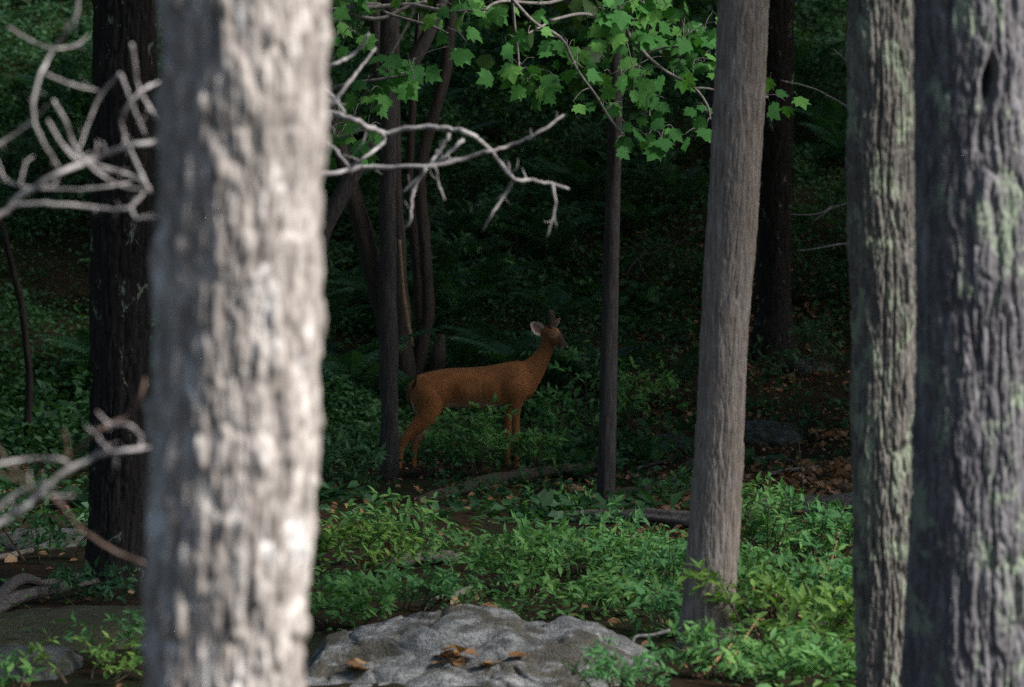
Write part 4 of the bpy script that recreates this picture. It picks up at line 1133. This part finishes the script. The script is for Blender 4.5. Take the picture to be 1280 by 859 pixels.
# shaded plants in the middle ground
SD = [
 ('dark shaded shrub hiding the deer\'s forelegs', 604, 28.6, .58, .34, 14, 760, .065),
 ('dark low shrub below the deer\'s belly', 574, 29.0, .46, .22, 9, 360, .065),
 ('shaded shrub ahead of the deer\'s chest', 665, 28.7, .42, .34, 9, 330, .075),
 ('shaded sapling with pale leaves ahead of the deer\'s muzzle', 735, 31.5, .95, .5, 11, 420, .085),
 ('sparse shaded shrub right of the maple trunk', 800, 33.0, .8, .5, 10, 380, .085),
 ('small shaded plant by the deer\'s hind hooves', 546, 28.8, .22, .18, 6, 120, .055),
 ('shaded shrub beyond the forked fallen log', 60, 21.5, .38, .5, 9, 330, .075),
 ('shaded shrub in front of the dark lichen-flecked trunk', 120, 18.7, .2, .4, 8, 280, .06),
 ('shaded shrub between the pale trunk and the slender dark stem', 425, 27.5, .42, .4, 10, 420, .075),
 ('shaded shrub beside the dark trunk on the slope', 1020, 37.2, .7, .45, 8, 240, .09),
 ('small dark green shrub in front of the pale barkless log', 688, 24.6, .14, .22, 6, 130, .05),
 ('shaded low shrub behind the maple trunk', 840, 26.2, .2, .25, 7, 160, .055),
 ('leafy seedling behind the leaning trunk by the dark slope trunk', 955, 35.5, .9, .3, 6, 110, .10),
]
for k, (lb, px, D, h, sp_, ns, nl, ls) in enumerate(SD):
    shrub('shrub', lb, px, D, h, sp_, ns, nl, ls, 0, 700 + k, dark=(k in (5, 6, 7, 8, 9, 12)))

g0 = random.Random(77)
for k in range(26):
    D = 40 + 24 * (k / 26) + g0.uniform(-1, 1); px = g0.uniform(0, 1060)
    if D < 44 and px > 880: px -= 700
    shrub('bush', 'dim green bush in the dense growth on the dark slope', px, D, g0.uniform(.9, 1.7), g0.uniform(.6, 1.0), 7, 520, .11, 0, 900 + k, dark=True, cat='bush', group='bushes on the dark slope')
# ---------------------------------------------------------------- ferns
def frond_mesh(seed):
    g = random.Random(seed); V = []; F = []
    n = 22
    for k in range(n):
        t = (k + 1) / n; y = t; z = .55 * t - .55 * t * t * 1.1
        w = .26 * math.sin(math.pi * min(1, .18 + .82 * t)) ** .8 + .01
        for s in (-1, 1):
            b = len(V); ww = w * g.uniform(.85, 1.1); h_ = .5 / n * 1.5
            V += [(0, y - h_ * .5, z), (s * ww * .55, y + h_ * .1, z - .02), (s * ww, y + .05, z - .07), (s * ww * .5, y + h_ * 1.0, z - .02), (0, y + h_ * .4, z)]
            F.append((b, b + 1, b + 2, b + 3, b + 4) if s > 0 else (b + 4, b + 3, b + 2, b + 1, b))
    b = len(V)
    for k in range(7):
        t = k / 6; z = .55 * t - .605 * t * t; r = .007 * (1 - .7 * t)
        V += [(-r, t, z), (r, t, z), (0, t, z - 2 * r)]
    for k in range(6):
        a = b + 3 * k
        F += [(a, a + 1, a + 4, a + 3), (a + 1, a + 2, a + 5, a + 4), (a + 2, a, a + 3, a + 5)]
    return mesh_from('frond', np.array(V), F, M['fern'], False)
FRONDS = [frond_mesh(k) for k in range(4)]
g = random.Random(4)
fern_spots = []
while len(fern_spots) < 130:
    D = g.uniform(33.5, 60); px = g.uniform(-40, 1090)
    if 200 < px < 385: continue
    if px > 700 and D < 40 and g.random() < .85: continue
    if 860 < px < 955 or (px < 120 and D < 44): continue
    if px > 930 and D < 46: continue
    fern_spots.append((px, D))
for px, D in fern_spots:
    x = (px - 640) / FPX * D; z = float(gz(x, D)); s = g.uniform(.5, .95)
    root = empty('fern', (x, D, z + .08 + .1 * s), 'shaded green fern growing on the dark slope under the trees', 'fern', 'ferns on the dark slope')
    nf = g.randint(5, 8)
    for k in range(nf):
        a = k * 6.283 / nf + g.uniform(-.35, .35)
        o = link('frond', FRONDS[g.randrange(4)], root)
        d = (math.cos(a), math.sin(a), g.uniform(.45, .9))
        o.matrix_local = frame_matrix((0, 0, 0), d, (0, 0, 1), s * g.uniform(.8, 1.1))

# ---------------------------------------------------------------- undergrowth and litter (uncountable)
def field(name, label, n, sampler, tmpl, size, up_noise, mat, lift, seed, drop=0.0):
    g = np.random.default_rng(seed)
    x, y, dens = sampler(g, n)
    pos = np.stack([x, y, gz(x, y)], 1)
    m_ = len(pos)
    pos[:, 2] += lift(g, pos)
    a = g.uniform(0, 2 * math.pi, m_)
    dirs = np.stack([np.cos(a), np.sin(a), g.normal(size=m_) * up_noise + drop], 1)
    ups = np.tile([0, -.1, 1.0], (m_, 1)) + g.normal(size=(m_, 3)) * up_noise
    V, F, idx = scatter_vf(tmpl, pos, dirs, ups, size * g.uniform(.5, 1.3, m_) * (.55 + .9 * vnoise(pos * .7, seed) ** 1.5 * 1.6))
    o = link(name, mesh_from(name, V, F, mat, False, {'tint': g.random(m_)[idx]}))
    tag(o, label, None, None, 'stuff')
quadleaf = (np.array([(0, 0, 0), (.32, .45, .10), (0, 1, -.08), (-.32, .45, .10)], float), [(0, 1, 2), (0, 2, 3)])
curl = (np.array([(0, 0, 0), (.36, .3, .2), (.30, .75, .12), (0, 1.05, .02), (-.28, .7, .16), (-.38, .3, .1)], float), [(0, 1, 2, 3), (0, 3, 4, 5)])
def view_xy(g, n, y0, y1, p=1.0, margin=1.2):
    y = y0 + (y1 - y0) * g.random(n) ** p
    hw = 640 / FPX * y + margin
    return g.uniform(-1, 1, n) * hw, y
def samp_litter(g, n):
    x, y = view_xy(g, n, 14, 48, .9)
    d = fbm(np.stack([x * .8, y * .5, y * 0], -1), 31, 3)
    w = (np.maximum(1.4 * sstep(.2, 1.5, x) * sstep(25, 27, y) + sstep(.2, 1.5, x) * sstep(27, 25, y), .34 * sstep(23, 25, y) * sstep(33, 31, y)) + .18) * (.22 + .78 * sstep(20, 26, y)) * (1 - .85 * sstep(38, 44, y)) * (1 - .7 * sstep(0, -1, x) * sstep(31, 35, y))
    k = g.random(n) < np.clip((d - .25) * 2.2, .05, 1) * w * 1.3
    return x[k], y[k], d[k]
field('leaf_litter', 'brown dry leaves strewn over the forest floor', 52000, samp_litter, curl, .052, .5, M['dry_t'], lambda g, p: g.uniform(.0, .03, len(p)), 61)
def samp_under(g, n):
    # low plants in clusters: dense on the slope, thinner over the litter
    nc = n // 14
    x, y = view_xy(g, nc, 23.5, 66, .8, 2.0)
    d = fbm(np.stack([x * .9, y * .6, y * 0], -1), 41, 3)
    lit = sstep(.3, 1.4, x) * sstep(40.5, 38, y)
    keep = g.random(nc) < np.clip((d - .24 + .22 * sstep(36, 46, y)) * 3.2, 0, 1) * (1 - .9 * lit) * (1 - .74 * sstep(31.5, 29.5, y))
    px = x / y * FPX + 640
    keep &= ~((np.abs(px - 508) < 34) & (y < 30.6))
    x, y, d = x[keep], y[keep], d[keep]
    X = np.repeat(x, 14) + g.normal(size=len(x) * 14) * .13; Y = np.repeat(y, 14) + g.normal(size=len(x) * 14) * .13
    return X, Y, np.repeat(d, 14)
def lift_under(g, p):
    hh = .05 + (.55 + .9 * sstep(38, 50, p[:, 1])) * np.clip(fbm(np.stack([p[:, 0] * 1.3, p[:, 1] * .9, p[:, 1] * 0], -1), 47, 3) - .35, 0, 1) * 1.6 * sstep(24, 34, p[:, 1]) + .04
    return g.random(len(p)) * hh
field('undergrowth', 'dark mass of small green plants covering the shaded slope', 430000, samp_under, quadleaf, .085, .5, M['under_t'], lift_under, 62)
def samp_front(g, n):
    nc = n // 10
    x, y = view_xy(g, nc, 14.5, 24, .9, .6)
    px = x / y * FPX + 640
    d = fbm(np.stack([x * 1.6, y * .9, y * 0], -1), 51, 3)
    w = np.where(px < 380, .16, .8)
    keep = g.random(nc) < np.clip((d - .45) * 5, 0, 1) * w * .8 * sstep(24, 20, y)
    keep &= ~((np.abs(x + .12) < .82) & (np.abs(y - 15.6) < 1.15))
    x, y, d = x[keep], y[keep], d[keep]
    X = np.repeat(x, 10) + g.normal(size=len(x) * 10) * .07; Y = np.repeat(y, 10) + g.normal(size=len(x) * 10) * .07
    return X, Y, np.repeat(d, 10)
field('ground_cover', 'low green seedlings carpeting the ground between the shrubs', 60000, samp_front, leaf_tmpl(.58), .05, .4, M['shrub_t'], lambda g, p: g.uniform(.01, .16, len(p)), 63, .25)

# ---------------------------------------------------------------- dry leaves on the boulder
TRI = BV[BV[:, 2] > BV[:, 2].mean()]
def boulder_z(x, y):
    d = (BV[:, 0] - x) ** 2 + (BV[:, 1] - y) ** 2
    i = np.argpartition(d, 6)[:6]
    return BV[i, 2].max()
DRYM = [mesh_from('dry_leaf', curl[0] * np.array([w_, 1, z_]), curl[1], M['dry'], False) for w_, z_ in ((1.3, .7), (1.0, 1.2), (1.5, .4), (1.1, .9))]
g = random.Random(12)
def dry_pile(label, grp, n, cpx, cpy, sx, sy, size):
    # the boulder's surface point seen at a pixel: march along the view ray
    for k in range(n):
        px, py = cpx + g.gauss(0, sx), cpy + g.gauss(0, sy)
        best = None
        for D in np.arange(14.6, 16.6, .02):
            p = at(px, py, D)
            if p[2] <= boulder_z(p[0], p[1]) + .004: best = p; break
        if best is None: continue
        o = link('dry_leaf', DRYM[k % 4])
        a = g.uniform(0, 6.28)
        o.matrix_world = frame_matrix((best[0], best[1], best[2] + .006 + .004 * (k % 5)), (math.cos(a), math.sin(a), g.uniform(-.1, .35)), (g.uniform(-.4, .4), g.uniform(-.6, .2), 1), size * g.uniform(.7, 1.2))
        tag(o, label, 'leaf', grp)
dry_pile('tan dry leaf in the larger heap lying in the middle of the boulder', 'dry leaves heaped on the boulder', 22, 585, 828, 22, 4.5, .075)
dry_pile('brown dry leaf lying near the boulder\'s left end', 'dry leaves near the end of the boulder', 7, 455, 838, 10, 2.5, .07)
